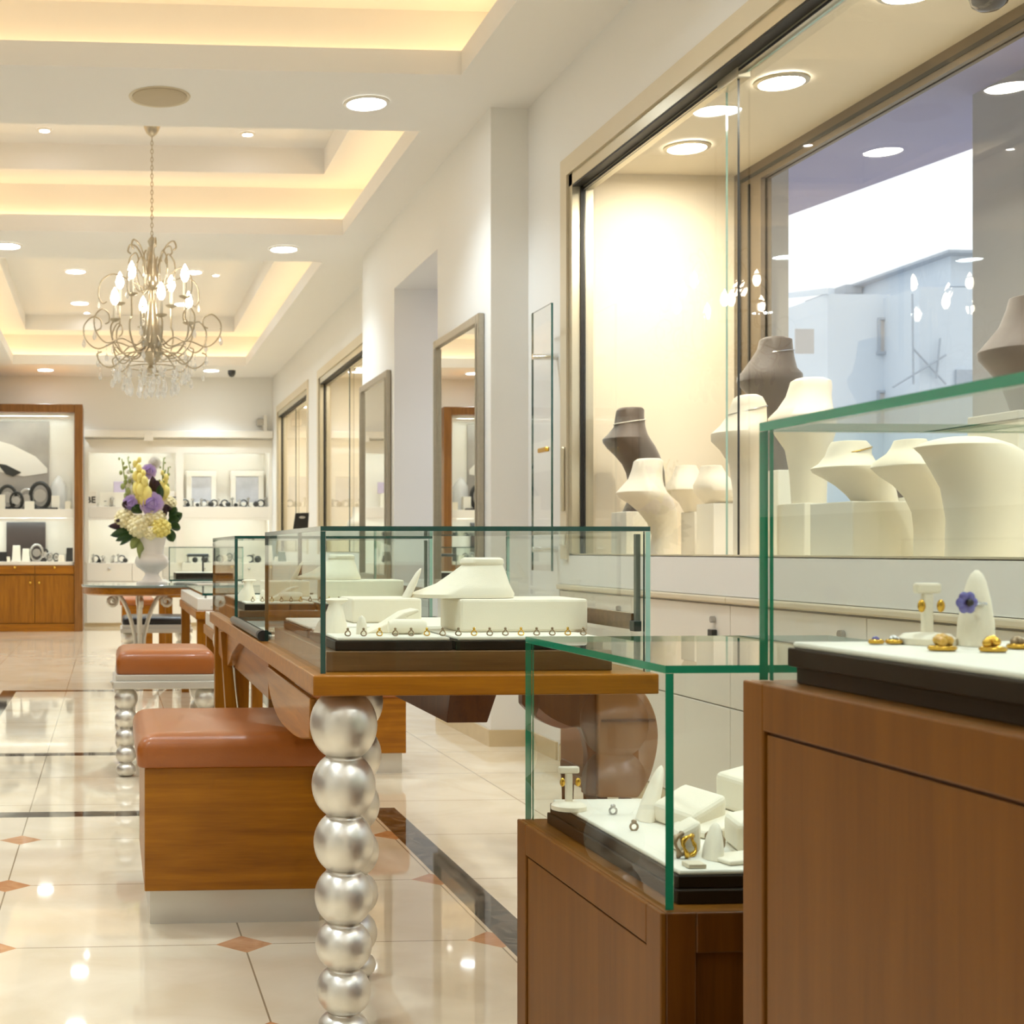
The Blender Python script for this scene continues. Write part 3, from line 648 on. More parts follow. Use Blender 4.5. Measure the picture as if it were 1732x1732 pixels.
def case_contents(dy, where):
    y = CY0+dy
    xs = (CX_0+.04, .735*KX, CX_1-.075)
    tray(xs[0], xs[1], y+.06, y+.42, TRZ, 'dark tray with a white ring pad at the left front of %s' % where, 'trays in the glass cases')
    tray(xs[1]+.008, xs[2], y+.06, y+.42, TRZ, 'dark tray with a white pad at the right front of %s' % where, 'trays in the glass cases')
    tray(xs[0], xs[2], y+.46, y+.88, TRZ, 'wide dark tray across the back of %s' % where, 'trays in the glass cases')
    z = PADZ
    bb = bx('display_block', P(757, 1060, 3.02).x, P(966, 1060, 3.02).x, y+.22, y+.40, z, z+.072, 'cream', 'cream block under the neck display in %s' % where, 'display block', None, .006)
    zt_ = z+.073
    # cloak-shaped neck display with a rolled collar
    b = B((.9*KX, y+.31, zt_)); rg = []
    for (zz, a, e, hw, cy_) in ((0, .70, .945, .075, 0), (.008, .70, .947, .076, 0), (.03, .765, .937, .062, .005), (.055, .805, .93, .05, .01), (.072, .83, .924, .042, .014), (.077, .826, .927, .046, .015), (.085, .828, .926, .045, .016), (.089, .836, .918, .036, .016)):
        c = (a+e)/2*KX; hx = (e-a)/2*KX
        rg.append([Vector((c+hx*math.copysign(abs(math.cos(q))**.7, math.cos(q)), y+.31+cy_+hw*math.sin(q), zt_+zz)) for q in [2*math.pi*k/32 for k in range(32)]])
    b.rings(rg); tag(b.build('neck_display', 'cream', smooth=50), 'cream cloak-shaped neck display on its block in %s' % where, 'necklace display')
    # leaning finger cone beside it
    b = B((.705*KX, y+.30, zt_)); b.rings([[Vector((.69*KX+.03*k_+r_*math.cos(q)*.5, y+.30+r_*math.sin(q), zt_+h_)) for q in [2*math.pi*i/14 for i in range(14)]] for (h_, r_, k_) in ((0, .02, 0), (.03, .017, .5), (.055, .01, .9), (.065, .003, 1.1))])
    tag(b.build('ring_cone', 'cream', smooth=60), 'leaning cream finger cone beside the neck display in %s' % where, 'ring stand')
    # curved ramp
    pts = [(0, 0), (.045, .02), (.085, .045), (.115, .052), (.118, .046), (.09, .034), (.10, .0)]
    b = B((.575*KX, y+.24, z)); b.prism([Vector((.575*KX+u, y+.2, z+v)) for u, v in pts], (0, .07, 0)); tag(b.build('bracelet_ramp', 'cream', bevel=.003), 'curved cream bracelet ramp in the middle of %s' % where, 'bracelet display')
    b = B((.66*KX, y+.16, z)); b.lathe([(.012, -.04), (.016, -.03), (.016, .03), (.012, .04)], (.66*KX, y+.16, z+.0165), 16, axis='X'); tag(b.build('bracelet_roll', 'cream', smooth=40), 'short cream bracelet roll lying in %s' % where, 'bracelet display')
    # chest-shaped form at the left
    b = B((.51*KX, y+.25, z)); rg = []
    for (zz, a, e, hw) in ((0, .465, .545, .05), (.02, .475, .54, .045), (.045, .495, .533, .03), (.06, .50, .53, .02), (.07, .49, .545, .02), (.074, .50, .54, .015)):
        c = (a+e)/2*KX; hx = (e-a)/2*KX; rg.append([Vector((c+hx*math.cos(q), y+.25+hw*math.sin(q), z+zz)) for q in [2*math.pi*k/20 for k in range(20)]])
    b.rings(rg); tag(b.build('pendant_form', 'cream', smooth=50), 'small waisted cream pendant form at the left of %s' % where, 'necklace display')
    b = B((.56*KX, y+.17, z)); b.lathe([(.012, 0), (.011, .02), (.007, .035), (.001, .04)], (.56*KX, y+.17, z), 14); tag(b.build('ring_cone', 'cream', smooth=60), 'stubby upright cream finger cone in %s' % where, 'ring stand')
    # back-row forms
    bx('display_block', .62*KX, .80*KX, y+.6, y+.78, z, z+.06, 'cream', 'low cream block on the back tray of %s' % where, 'display block', None, .005)
    for k in range(16):      # rings along the front of the pads
        x = xs[0]+.03+k*.033
        if x > xs[2]-.02: break
        b = B((x, y+.085, z)); rr = .0055
        b.tube([(x+rr*math.cos(q), y+.085+.004*math.sin(q*2), z+.0075+rr*math.sin(q)) for q in [2*math.pi*i/14 for i in range(14)]], (.0014), 6, closed=True)
        b.ball((x, y+.085, z+.016), .003, seg=8, nr=6)
        tag(b.build('ring', ('jewel', 'jewel', 'gold')[k % 3], smooth='all'), 'small ring standing along the front pads of %s' % where, 'ring', 'rings in a row at the front of %s' % where)
case_contents(0, 'the nearest table case'); case_contents(1.86, 'the second table case')
# ---- flush glass lid and lock rail between the two cases
t = thing('flat_display', (.76, 4.08, TZ), 'flat glass-lidded display between the two table cases', 'display'); o = t.location
b = B(o); b.box(CX_0+.02, CX_1-.05, 3.72, 4.5, TZ, TZ+.012); b.build('pad', 'white', t, bevel=.003)
pane(t, CX_0+.01, CX_1, 3.7, 4.52, TZ+.016, TZ+.024, 'lid', 'glass', 'edge', 'Z')
b = B(o); b.tube([(TX0+.014, 3.70, TZ+.014), (TX0+.014, 4.53, TZ+.014)], .013, 12); b.build('lock_rail', 'darksteel', t, smooth=40)
b = B(o); b.tube([(TX0+.014, 3.665, TZ+.015), (TX0+.014, 3.71, TZ+.015)], .015, 14); b.build('end_cap', 'black', t, smooth=40)

# ---- near showcases on wooden cabinets
def stand(x0, x1, y0, y1, zc_, zt_, lb_case, lb_cab, gx, th=.011):
    t = thing('wooden_cabinet', ((x0+x1)/2, (y0+y1)/2, 0), lb_cab, 'cabinet', 'wooden showcase cabinets'); o = t.location
    b = B(o); b.box(x0+.008, x1, y0+.008, y1, 0, zc_-.004); b.build('carcass', 'wooddark', t)
    st = .05
    b = B(o)
    b.box(x0, x0+.008, y0+st, y1-st, zc_-.055, zc_); b.box(x0, x0+.008, y0+st, y1-st, 0, .09)
    b.box(x0, x0+.008, y0, y0+st, 0, zc_); b.box(x0, x0+.008, y1-st, y1, 0, zc_); b.box(x0+.008, x1, y0+.004, y1, zc_-.004, zc_)
    b.build('side_frame', 'woodlit', t, bevel=.002)
    b = B(o); b.box(x0+.008, x0+st, y0, y0+.008, 0, zc_); b.box(x1-st, x1, y0, y0+.008, 0, zc_); b.box(x0+st, x1-st, y0, y0+.008, zc_-.055, zc_); b.box(x0+st, x1-st, y0, y0+.008, 0, .09); b.build('front_frame', 'wooddark', t, bevel=.002)  # front gets a darker wood than the side: shading put into colour
    b = B(o); b.box(x0+.0035, x0+.008, y0+st+.004, y1-st-.004, .094, zc_-.059); b.build('side_panel', 'woodlit', t, bevel=.001)
    c = thing('glass_case', ((x0+x1)/2, (y0+y1)/2, zc_), lb_case, 'glass case', 'glass cases on wooden cabinets')
    glass_case(c, x0+gx, x1-gx, y0+gx, y1-gx, zc_+.001, zt_, th, 'edgeteal', 'edgeteal')
    b = B(c.location); b.box(x0+gx+.03, x1-gx-.03, y0+gx+.03, y1-gx-.03, zc_, zc_+.02); b.build('plinth', 'tray', c, bevel=.002)
    return t, c
M['woodlit'] = wood('brown cabinet wood lit from left', srgb(104, 60, 3), srgb(120, 73, 10), 'Z', rough=.42, coat=.06, scale=.6)  # lighter tone for the left faces, imitating light from the left
SX0 = P(1117, 1545, 1.8).x; SZ = P(1117, 1545, 1.8).z; SZT = P(1135, 1126, 1.81).z
stand(SX0, 1.34, 1.8, 2.45, SZ, SZT, 'low teal-edged glass case in front of the display table', 'low wooden cabinet in front of the display table', .012)
LX0 = P(1256, 1150, 1.6).x; LZ = P(1258, 1150, 1.6).z; LZT = P(1283, 716, 1.59).z
stand(LX0, 1.42, .75, 1.6, LZ, LZT, 'tall-standing glass case in the right foreground under the busts', 'tall wooden cabinet filling the lower right corner', .014)
SPZ = SZ+.02; LPZ = LZ+.02
tray(SX0+.045, 1.29, 1.85, 2.40, SPZ, 'brown tray with one big white pad in the low glass case', 'trays in the near glass cases', .018)
tray(LX0+.035, 1.36, .8, 1.56, LPZ, 'black tray with one big white pad in the right foreground case', 'trays in the near glass cases', .022)
SP = SPZ+.0255; LP = LPZ+.0295
def cone(x, y, z, h, rr, lean, name, lb, cat='ring stand', mat='cream', flat=.6, grp=None):
    b = B((x, y, z)); lx, ly = lean
    b.rings([[Vector((x+lx*k_+q_*rr*flat*math.cos(a), y+ly*k_+q_*rr*math.sin(a), z+h*k_)) for a in [2*math.pi*i/16 for i in range(16)]] for (k_, q_) in ((0, 1), (.3, .95), (.6, .75), (.85, .5), (.95, .3), (1, .08))])
    return tag(b.build(name, mat, smooth=60), lb, cat, grp)
def wedge(x0, x1, y0, y1, z, h0, h1, lb, rz=0, name='bracelet_ramp', mat='cream'):
    cx, cy_ = (x0+x1)/2, (y0+y1)/2
    b = B((cx, cy_, z)); b.prism([Vector((x0, y0, z)), Vector((x1, y0, z)), Vector((x1, y0, z+h1)), Vector((x0, y0, z+h0))], (0, y1-y0, 0))
    oo = tag(b.build(name, mat, bevel=.009, bseg=3), lb, 'jewellery display'); oo.rotation_euler = (0, 0, rz); return oo
def ring_at(x, y, z, lb, mat='gold', grp=None, rr=.009, gem=None):
    t = thing('ring', (x, y, z), lb, 'ring', grp)
    b = B(); b.tube([(rr*math.cos(q), 0, rr+rr*math.sin(q)) for q in [2*math.pi*i/18 for i in range(18)]], .0018, 6, closed=True); b.build('band', mat, t, smooth='all')
    b = B(); b.ball((0, 0, 2*rr+.002), .0045, (1, 1, .8), 10, 6); b.build('stone', gem or mat, t, smooth='all'); return t
def tstand(x, y, z, h, w, lb, mat='cream', grp=None):
    t = thing('earring_stand', (x, y, z), lb, 'earring stand', grp)
    b = B(); b.lathe([(.03, 0), (.03, .007), (.024, .012), (.006, .014)], (0, 0, 0), 20); b.build('foot', mat, t, smooth=40)
    b = B(); b.box(-.006, .006, -.004, .004, .01, h); b.build('post', mat, t, bevel=.002)
    b = B(); b.box(-w/2, w/2, -.005, .005, h, h+.012); b.build('crossbar', mat, t, bevel=.003)
    for s_ in (-1, 1):
        b = B(); b.ball((s_*w*.38, -.008, h-.014), .005, (1, .6, 1.5), 8, 6); b.build('earring', 'gold', t, smooth='all')
# contents of the low case
q = P(962, 1342, 2.3); tstand(q.x, 2.3, SP, .062, .036, 'cream T-shaped earring stand at the far left of the low glass case')
q = P(1060, 1345, 2.28); c_ = cone(q.x, 2.2, SP, .085, .024, (.04, .03), 'ring_cone', 'leaning cream finger cone in the middle of the low glass case')
wedge(.905, .985, 2.04, 2.13, SP, .012, .035, 'cream ramp pillow beside the leaning cone in the low case', .35)
wedge(.93, 1.06, 1.93, 2.02, SP, .045, .07, 'slanted cream bracelet rest at the right of the low case', -.2)
wedge(1.06, 1.24, 2.18, 2.32, SP, .06, .10, 'broad cream slope at the back right of the low glass case', .1)
wedge(.87, .95, 1.88, 1.93, SP, .006, .010, 'thin white price card pad at the front of the low case', .2)
cone(1.0, 1.9, SP, .055, .02, (.015, .01), 'ring_cone', 'upright cream finger cone at the near right of the low case')
for (x, y, lb, m_) in ((.85, 2.25, 'silver ring beside the earring stand in the low case', 'steel'), (.835, 2.12, 'dull ring lying left on the pad of the low case', 'jewel'), (.945, 1.905, 'small amber ring near the corner of the low case', 'amber'), (.985, 1.895, 'dark ring beside the amber one in the low case', 'jewel'), (.86, 1.98, 'gold ring at the near left of the low case', 'gold')):
    ring_at(x, y, SP, lb, m_, rr=.006)
def cuff(x, y, z, rr, lb, mat, tilt=0):
    b = B((x, y, z)); b.tube([(x+rr*math.cos(q), y+.003*math.sin(3*q), z+rr+rr*math.sin(q)) for q in [2*math.pi*i/22 for i in range(22)]], [.0032+.0012*math.sin(5*i) for i in range(22)]+[.0032], 7, closed=True)
    oo = tag(b.build('bracelet', mat, smooth='all'), lb, 'bracelet'); oo.rotation_euler = (0, 0, tilt); return oo
def sx(px, Y): return r(px)*Y
wedge(sx(1150, 2.1), sx(1215, 2.1), 2.08, 2.2, SP, .03, .062, 'tilted cream bracelet rest right of the teal corner edge', .15)
wedge(sx(1140, 1.97), sx(1180, 1.97), 1.95, 2.0, SP, .03, .05, 'narrow cream rest holding two brown bracelets', -.1)
cone(sx(1205, 1.92), 1.92, SP, .05, .022, (.01, .01), 'pendant_form', 'rounded cream pendant form at the right front of the low case', 'necklace display')
cuff(sx(1152, 1.93), 1.935, SP, .017, 'brown-gold bracelet leaning on the narrow rest, on its left', 'jewel', .9)
cuff(sx(1166, 1.93), 1.93, SP, .016, 'brown-gold bracelet leaning on the narrow rest, on its right', 'gold', .7)
cuff(sx(1215, 1.96), 1.97, SP, .015, 'dark bracelet behind the rounded pendant form', 'jewel', .3)
bx('price_card', sx(1160, 1.87), sx(1190, 1.87), 1.86, 1.885, SP, SP+.006, 'casing', 'small beige price card at the front of the low case', 'card', None, .001)
# contents of the right foreground case
def lx(px, Y): return r(px)*Y
tstand(lx(1568, 1.5), 1.5, LP, .058, .03, 'cream T-shaped earring stand in the right foreground case')
cone(lx(1650, 1.47), 1.47, LP, .085, .026, (.008, .01), 'ring_cone', 'tall cream finger cone wearing the violet flower ring')
t = thing('flower_ring', (lx(1622, 1.45), 1.44, LP+.05), 'violet flower-shaped ring on the tall finger cone', 'ring'); 
b = B(); 
for k in range(6): b.ball((.007*math.cos(k*1.047), -.004, .007*math.sin(k*1.047)), .006, (1, .6, 1), 8, 6)
b.build('petals', 'purple', t, smooth='all'); b = B(); b.ball((0, -.009, 0), .004, seg=8, nr=6); b.build('stone', 'black', t, smooth='all')
b = B(); b.tube([(.018+.012*math.cos(q), .012+.012*math.sin(q), -.002) for q in [2*math.pi*i/16 for i in range(16)]], .002, 6, closed=True); b.build('band', 'steel', t, smooth='all')
wedge(1.0, 1.12, 1.36, 1.44, LP, .012, .03, 'white ramp at the right of the right foreground case', .1)
cone(1.12, 1.42, LP, .06, .03, (0, 0), 'ring_cone', 'broad white cone at the right edge of the foreground case', mat='white')
def cluster(x, y, z, rr, lb, mat, n=9):
    t = thing('jewelled_ring', (x, y, z), lb, 'ring')
    b = B()
    for k in range(n):
        a = k*2.4; q = rr*.55*math.sqrt(k/n); b.ball((q*math.cos(a), q*math.sin(a)*.7, rr*.55+rr*.3*(1-k/n)), rr*.34, seg=8, nr=6)
    b.build('stones', mat, t, smooth='all')
    b = B(); b.tube([(rr*.8*math.cos(q), rr*.5*math.sin(q), .003) for q in [2*math.pi*i/16 for i in range(16)]], .003, 6, closed=True); b.build('band', 'gold', t, smooth='all')
cluster(lx(1594, 1.40), 1.40, LP, .016, 'cluster ring of amber and gold stones in the foreground case', 'amber')
cluster(lx(1680, 1.38), 1.38, LP, .015, 'plain yellow gold ball ring to the right of the amber cluster', 'gold', 5)
cluster(lx(1482, 1.5), 1.5, LP, .008, 'small violet-stone ring at the left of the foreground case', 'purple', 4)
cluster(lx(1512, 1.5), 1.5, LP, .009, 'pale silver ring beside the small violet one', 'steel', 6)
cluster(lx(1722, 1.42), 1.42, LP, .012, 'dark ring at the right edge of the foreground case', 'jewel', 6)

# ---- leather ottomans and beaded stools
def cushion(b, x0, x1, y0, y1, z0, z1, rad=.03):
    rg = []
    def rect(i, z):
        pts = []; rr = max(.004, rad-i*.2)
        for (cx, cy_, a0) in ((x1-rr-i, y1-rr-i, 0), (x0+rr+i, y1-rr-i, 90), (x0+rr+i, y0+rr+i, 180), (x1-rr-i, y0+rr+i, 270)):
            for k in range(5): a = math.radians(a0+90*k/4); pts.append(Vector((cx+rr*math.cos(a), cy_+rr*math.sin(a), z)))
        return pts
    h = z1-z0
    for (i, f_) in ((.004, 0), (0, .06), (0, .55), (.004, .72), (.014, .86), (.03, .95), (.06, 1.0)): rg.append(rect(i, z0+h*f_))
    b.rings(rg)
def ottoman(x0, x1, y0, y1, zs_, zk, lb, grp='leather ottomans with wooden bodies', zt_=None):
    t = thing('ottoman', ((x0+x1)/2, (y0+y1)/2, 0), lb, 'ottoman', grp); o = t.location
    b = B(o); b.box(x0+.035, x1-.035, y0+.03, y1-.03, 0, zk); b.build('kick_plate', 'kick', t)
    b = B(o); b.box(x0+.02, x1-.02, y0+.012, y1-.012, zk, zs_); b.build('body', 'woodX', t, bevel=.003)
    b = B(o); cushion(b, x0, x1, y0, y1, zs_, zt_ or zs_+.1); b.build('cushion', 'leather', t, smooth=60)
    return t
q0 = G(258, 1563); yf = q0.y-.03
ox0 = r(232)*(yf)
ottoman(ox0, .60, yf, yf+.66, P(245, 1300, yf).z, P(245, 1510, yf).z, 'large tan leather ottoman tucked under the left of the display table', zt_=.51)
q1 = G(660, 1310)
ottoman(q1.x-.35, r(688)*q1.y+.02, q1.y, q1.y+.6, P(660, 1180, q1.y).z, P(660, 1275, q1.y).z, 'wood-bodied ottoman behind the beaded front leg', zt_=.46)
def stool(x0, x1, y0, y1, zr0, zr1, zt_, lb, cush, nb, rs_, grp='stools with beaded silver legs'):
    rb = rs_[0]
    t = thing('beaded_stool', ((x0+x1)/2, (y0+y1)/2, 0), lb, 'stool', grp); o = t.location
    b = B(o); b.box(x0, x1, y0, y1, zr0, zr0+(zr1-zr0)*.55); b.box(x0+.012, x1-.012, y0+.012, y1-.012, zr0+(zr1-zr0)*.55, zr1); b.build('seat_frame', 'silverpaint', t, bevel=.004)
    for (x, y) in ((x0+rb+.006, y0+rb+.006), (x1-rb-.006, y0+rb+.006), (x0+rb+.006, y1-rb-.006), (x1-rb-.006, y1-rb-.006)):
        b = B(o); beads(b, x, y, zr0, 0, nb, rs_, 20); b.build('leg', 'silver', t, smooth='all')
    b = B(o); cushion(b, x0+.015, x1-.015, y0+.015, y1-.015, zr1, zt_); b.build('cushion', cush, t, smooth=60)
    return t
q2 = G(212, 1313); sy = q2.y-.05
stool(r(191)*sy, r(191)*sy+.47, sy, sy+.5, P(212, 1166, sy).z, P(212, 1142, sy).z, P(212, 1106, sy).z+.015, 'tan-cushioned stool with beaded silver legs, behind the large ottoman', 'leather', [35, 32, 30, 28, 23], [.052, .05, .048, .046, .043])
sy = 10.6
stool(r(204)*sy, r(326)*sy, sy, sy+.5, P(212, 1071, sy).z, P(212, 1057, sy).z, P(212, 1043, sy).z, 'black-cushioned stool with beaded silver legs under the flower table', 'blackleather', [35, 32, 30, 28, 23], [.055, .053, .051, .049, .046])
yo = 13.2
t = ottoman(r(203)*yo, r(253)*yo+.05, yo, yo+.6, P(210, 1024, yo).z, P(210, 1100, yo).z if P(210, 1100, yo).z > .03 else .05, 'farthest tan leather ottoman, behind the black-cushioned stool', zt_=P(210, 1010, yo).z)

# ---- rounded tub chair on the staff side of the table
yc = 4.15
t = thing('tub_chair', (P(1030, 1250, yc).x, yc+.2, 0), 'rounded brown leather tub chair behind the low glass case', 'chair'); o = t.location
prof = smoothed([(884, 1192), (908, 1215), (930, 1227), (952, 1233), (970, 1231), (983, 1232), (991, 1255), (995, 1280), (993, 1310), (991, 1345)])+[(1016, 1347), (1016, 1165), (884, 1160)]
pts = [P(px, py, yc+.02) for px, py in prof]
b = B(o); b.prism(pts, (0, .05, 0)); b.build('side_panel', 'wooddark', t, bevel=.006)
M['leatherbrown'] = pbsdf('brown leather', srgb(138, 92, 44), .42, coat=.1, noise=.08, nscale=6, bump=.1)
prof = [(1012, 1165), (1012, 1349)]+smoothed([(1080, 1350), (1098, 1320), (1110, 1280), (1114, 1245), (1110, 1212), (1098, 1183), (1085, 1165)])
b = B(o); b.prism([P(px, py, yc) for px, py in prof], (0, .36, 0)); b.build('backrest', 'leatherbrown', t, bevel=.02, bseg=4)
q = P(1060, 1218, yc); w_ = .07
b = B(o); b.box(P(1016, 1218, yc).x, P(1108, 1218, yc).x, yc-.006, yc+.0, q.z-.004, q.z+.004); b.build('piping', 'wooddark', t, bevel=.002)
q = P(1060, 1250, yc)
b = B(o); b.box(q.x-.10, q.x+.05, yc+.06, yc+.34, .26, .30); b.build('seat_frame', 'wooddark', t, bevel=.01)
for (dx_, dy_) in ((-.085, .09), (.03, .09), (-.085, .3), (.03, .3)):
    b = B(o); b.lathe([(.014, 0), (.022, .252)], (q.x+dx_, yc+dy_, 0), 12); b.build('leg', 'wooddark', t, smooth=40)
# ================================================================== busts in the shop window
PLZ = SILL-.004
def block(pl, pr, pt, Y, d, lb, mat='white'):
    a, e = r(pl)*Y, r(pr)*Y; zt_ = P((pl+pr)/2, pt, Y).z
    return bx('display_block', a, e, Y-d, Y+d, PLZ, zt_, mat, lb, 'display block', 'white display blocks in the shop window', .004)
def bust(rows, Y, lb, mat='cream', name='necklace_bust', zbase=None):
    o = neckform(rows, Y, name, lb, 'necklace busts in the shop window', mat, 'bust')
    if zbase is not None:
        lo = min(v.co.z for v in o.data.vertices)+o.location.z
        hi = max(v.co.z for v in o.data.vertices)+o.location.z
        k = (hi-zbase)/(hi-lo)            # stretch only so that the foot meets its block
        for v in o.data.vertices: v.co.z = (v.co.z+o.location.z-hi)*k+hi-zbase
        o.location.z = zbase
    return o
def blocked(pl, pr, pt, Y, d, lb_block, rows, lb, mat='cream', bm='white'):
    k = block(pl, pr, pt, Y, d, lb_block, bm); zt_ = P((pl+pr)/2, pt, Y).z
    return bust(rows, Y, lb, mat, zbase=zt_)
blocked(1046, 1090, 866, 5.93, .09, 'white block under the dark bust by the end wall', [(866, 1054, 1086, .05), (850, 1062, 1104, .06), (825, 1066, 1123, .07), (800, 1062, 1121, .08), (785, 1056, 1117, .09), (770, 1044, 1111, .1), (757, 1031, 1104, .11), (748, 1024, 1098, .11), (742, 1023, 1094, .11), (734, 1031, 1091, .09), (722, 1040, 1089, .065), (705, 1042, 1088, .052), (694, 1044, 1088, .052), (690, 1049, 1085, .045)], 'dark taupe necklace bust nearest the showcase end wall', 'darkbust')
bust([(934, 1100, 1143, .06), (900, 1105, 1143, .06), (880, 1098, 1142, .065), (862, 1084, 1140, .08), (848, 1068, 1135, .1), (838, 1051, 1129, .115), (830, 1047, 1122, .115), (820, 1056, 1118, .095), (808, 1066, 1117, .075), (795, 1070, 1118, .058), (780, 1074, 1119, .055), (776, 1080, 1114, .048)], 5.5, 'white S-curved bust in front of the dark bust by the end wall', zbase=PLZ)
blocked(1163, 1205, 866, 5.75, .07, 'narrow white block under the low middle bust', [(866, 1160, 1204, .06), (850, 1152, 1201, .07), (838, 1140, 1196, .1), (829, 1129, 1193, .11), (821, 1131, 1189, .1), (808, 1139, 1182, .075), (795, 1144, 1178, .055), (788, 1146, 1175, .05)], 'low white bust, left one of the pair in the middle of the showcase')
blocked(1192, 1244, 852, 5.4, .08, 'white block at the foot of the sliding pane edge', [(852, 1196, 1238, .06), (842, 1190, 1243, .1), (831, 1180, 1244, .11), (820, 1178, 1238, .1), (808, 1183, 1228, .075), (797, 1186, 1222, .055), (788, 1188, 1217, .05)], 'low white bust, right one of the pair in the middle of the showcase')
bust([(934, 1246, 1286, .07), (830, 1246, 1284, .07), (780, 1240, 1284, .08), (757, 1226, 1285, .1), (742, 1212, 1287, .12), (730, 1211, 1288, .12), (717, 1225, 1289, .1), (700, 1236, 1291, .075), (685, 1240, 1292, .065), (673, 1245, 1285, .06), (669, 1251, 1276, .05)], 4.85, 'tall white bust on a straight column by the sliding pane edge', zbase=PLZ)
blocked(1296, 1362, 797, 5.42, .1, 'tall white block under the dark glossy bust', [(797, 1301, 1356, .06), (760, 1300, 1350, .06), (735, 1301, 1340, .06), (705, 1296, 1326, .05), (690, 1289, 1332, .06), (670, 1274, 1340, .085), (655, 1260, 1347, .11), (645, 1252, 1350, .12), (635, 1254, 1350, .12), (625, 1262, 1342, .1), (605, 1275, 1339, .075), (590, 1284, 1338, .06), (575, 1287, 1337, .055), (571, 1293, 1327, .045)], 'high dark taupe bust tapering to a narrow waist before the street window', 'darkbust')
blocked(1336, 1392, 852, 4.72, .1, 'white block under the high white bust', [(852, 1345, 1391, .07), (800, 1341, 1393, .07), (760, 1336, 1396, .09), (735, 1322, 1401, .12), (715, 1309, 1402, .13), (705, 1310, 1401, .13), (690, 1323, 1399, .1), (670, 1334, 1401, .07), (655, 1338, 1403, .062), (645, 1341, 1402, .058), (640, 1350, 1388, .05)], 'high white bust standing out above the corner of the foreground case')
blocked(1405, 1510, 850, 4.22, .13, 'broad white block under the curved bust behind the foreground case', [(850, 1452, 1509, .08), (835, 1438, 1508, .08), (820, 1421, 1502, .09), (808, 1405, 1494, .11), (798, 1388, 1483, .125), (791, 1384, 1475, .125), (783, 1396, 1468, .105), (770, 1403, 1466, .075), (757, 1406, 1468, .062), (747, 1411, 1460, .055)], 'white curved-back bust on a broad block behind the foreground case')
bust([(936, 1560, 1614, .09), (890, 1560, 1617, .09), (860, 1556, 1615, .09), (835, 1545, 1609, .1), (815, 1528, 1599, .115), (800, 1505, 1586, .125), (787, 1491, 1576, .13), (778, 1494, 1569, .115), (765, 1510, 1563, .075), (755, 1516, 1563, .065), (744, 1520, 1558, .055)], 3.93, 'large white S-curved bust standing on the showcase floor', zbase=PLZ)
bust([(936, 1612, 1722, .1), (870, 1614, 1729, .1), (820, 1606, 1735, .11), (790, 1590, 1730, .12), (765, 1574, 1712, .12), (754, 1562, 1692, .12), (747, 1572, 1672, .1), (742, 1590, 1660, .07), (740, 1600, 1652, .05)], 3.52, 'largest white bust with the broad back, at the right of the foreground case', zbase=PLZ)
blocked(1678, 1770, 700, 3.95, .12, 'tallest white block at the right edge of the photo', [(700, 1722, 1762, .06), (650, 1706, 1772, .08), (620, 1686, 1776, .11), (605, 1673, 1776, .12), (592, 1670, 1776, .12), (577, 1681, 1772, .1), (550, 1700, 1767, .07), (520, 1712, 1762, .062), (502, 1716, 1758, .055)], 'dark taupe bust cut off by the right edge of the photo', 'darkbust')
blocked(1512, 1556, 842, 4.6, .08, 'white block behind the broad-block bust', [(842, 1506, 1541, .05), (820, 1500, 1531, .05), (800, 1490, 1521, .05), (790, 1494, 1515, .04)], 'small dark bust peeping out between the two white busts', 'darkbust')
# necklaces
def necklace(px0, px1, py, drop, Y, hw, lb, mat='steel'):
    a, e = P(px0, py, Y), P(px1, py, Y); c = (a+e)/2; hx = (e.x-a.x)/2+.003
    b = B(c); b.tube([Vector((c.x+hx*math.cos(q), Y+(hw+.003)*math.sin(q), c.z+drop*.5*math.cos(q))) for q in [2*math.pi*i/28 for i in range(28)]], .0026, 6, closed=True)
    tag(b.build('necklace', mat, smooth='all'), lb, 'necklace', 'necklaces on the busts')
necklace(1040, 1089, 714, .02, 5.93, .059, 'pale necklace on the dark bust by the end wall', 'white')
necklace(1237, 1292, 694, .03, 4.85, .071, 'fine silver necklace on the tall white bust')
necklace(1280, 1339, 597, .02, 5.42, .067, 'glinting necklace on the high dark bust', 'chrome')
necklace(1405, 1467, 764, .03, 4.22, .07, 'gold necklace on the broad-block white bust', 'gold')
necklace(1515, 1564, 758, .02, 3.93, .07, 'gold necklace on the large S-curved bust', 'gold')
# flat ledges of glass on the platform
for (pl, pr, Y, lb) in ((1003, 1145, 5.6, 'thin grey display board on the showcase floor by the end wall'), (1528, 1700, 3.75, 'thin grey display board under the largest white busts')):
    pass
# a few items in the two farther shop windows
def small_bust(x, y, z, h, mat, lb, grp=None):
    b = B((x, y, z)); rg = []
    for (zz, hx, hw) in ((0, .3, .3), (.25, .22, .22), (.5, .3, .45), (.62, .34, .55), (.7, .3, .5), (.8, .18, .2), (1, .17, .17)):
        rg.append([Vector((x+hx*h*.7*math.cos(q), y+hw*h*.8*math.sin(q), z+zz*h)) for q in [2*math.pi*k/18 for k in range(18)]])
    b.rings(rg); tag(b.build('necklace_bust', mat, smooth=60), lb, 'bust', grp or 'busts in the farther shop windows')
M['violetcard'] = pbsdf('mauve card', srgb(186, 172, 190), .6, noise=.05)
Yb = YX(600, 2.5)
bx('display_box', 2.4, 2.6, 11.5, 11.75, PLZ, 1.55, 'cabwhite', 'white box on the platform of the middle shop window', 'display box', 'boxes in the farther shop windows')
bx('gift_box', 2.42, 2.58, 11.55, 11.7, 1.55, 1.74, 'violetcard', 'mauve box standing on the white box in the middle window', 'box')
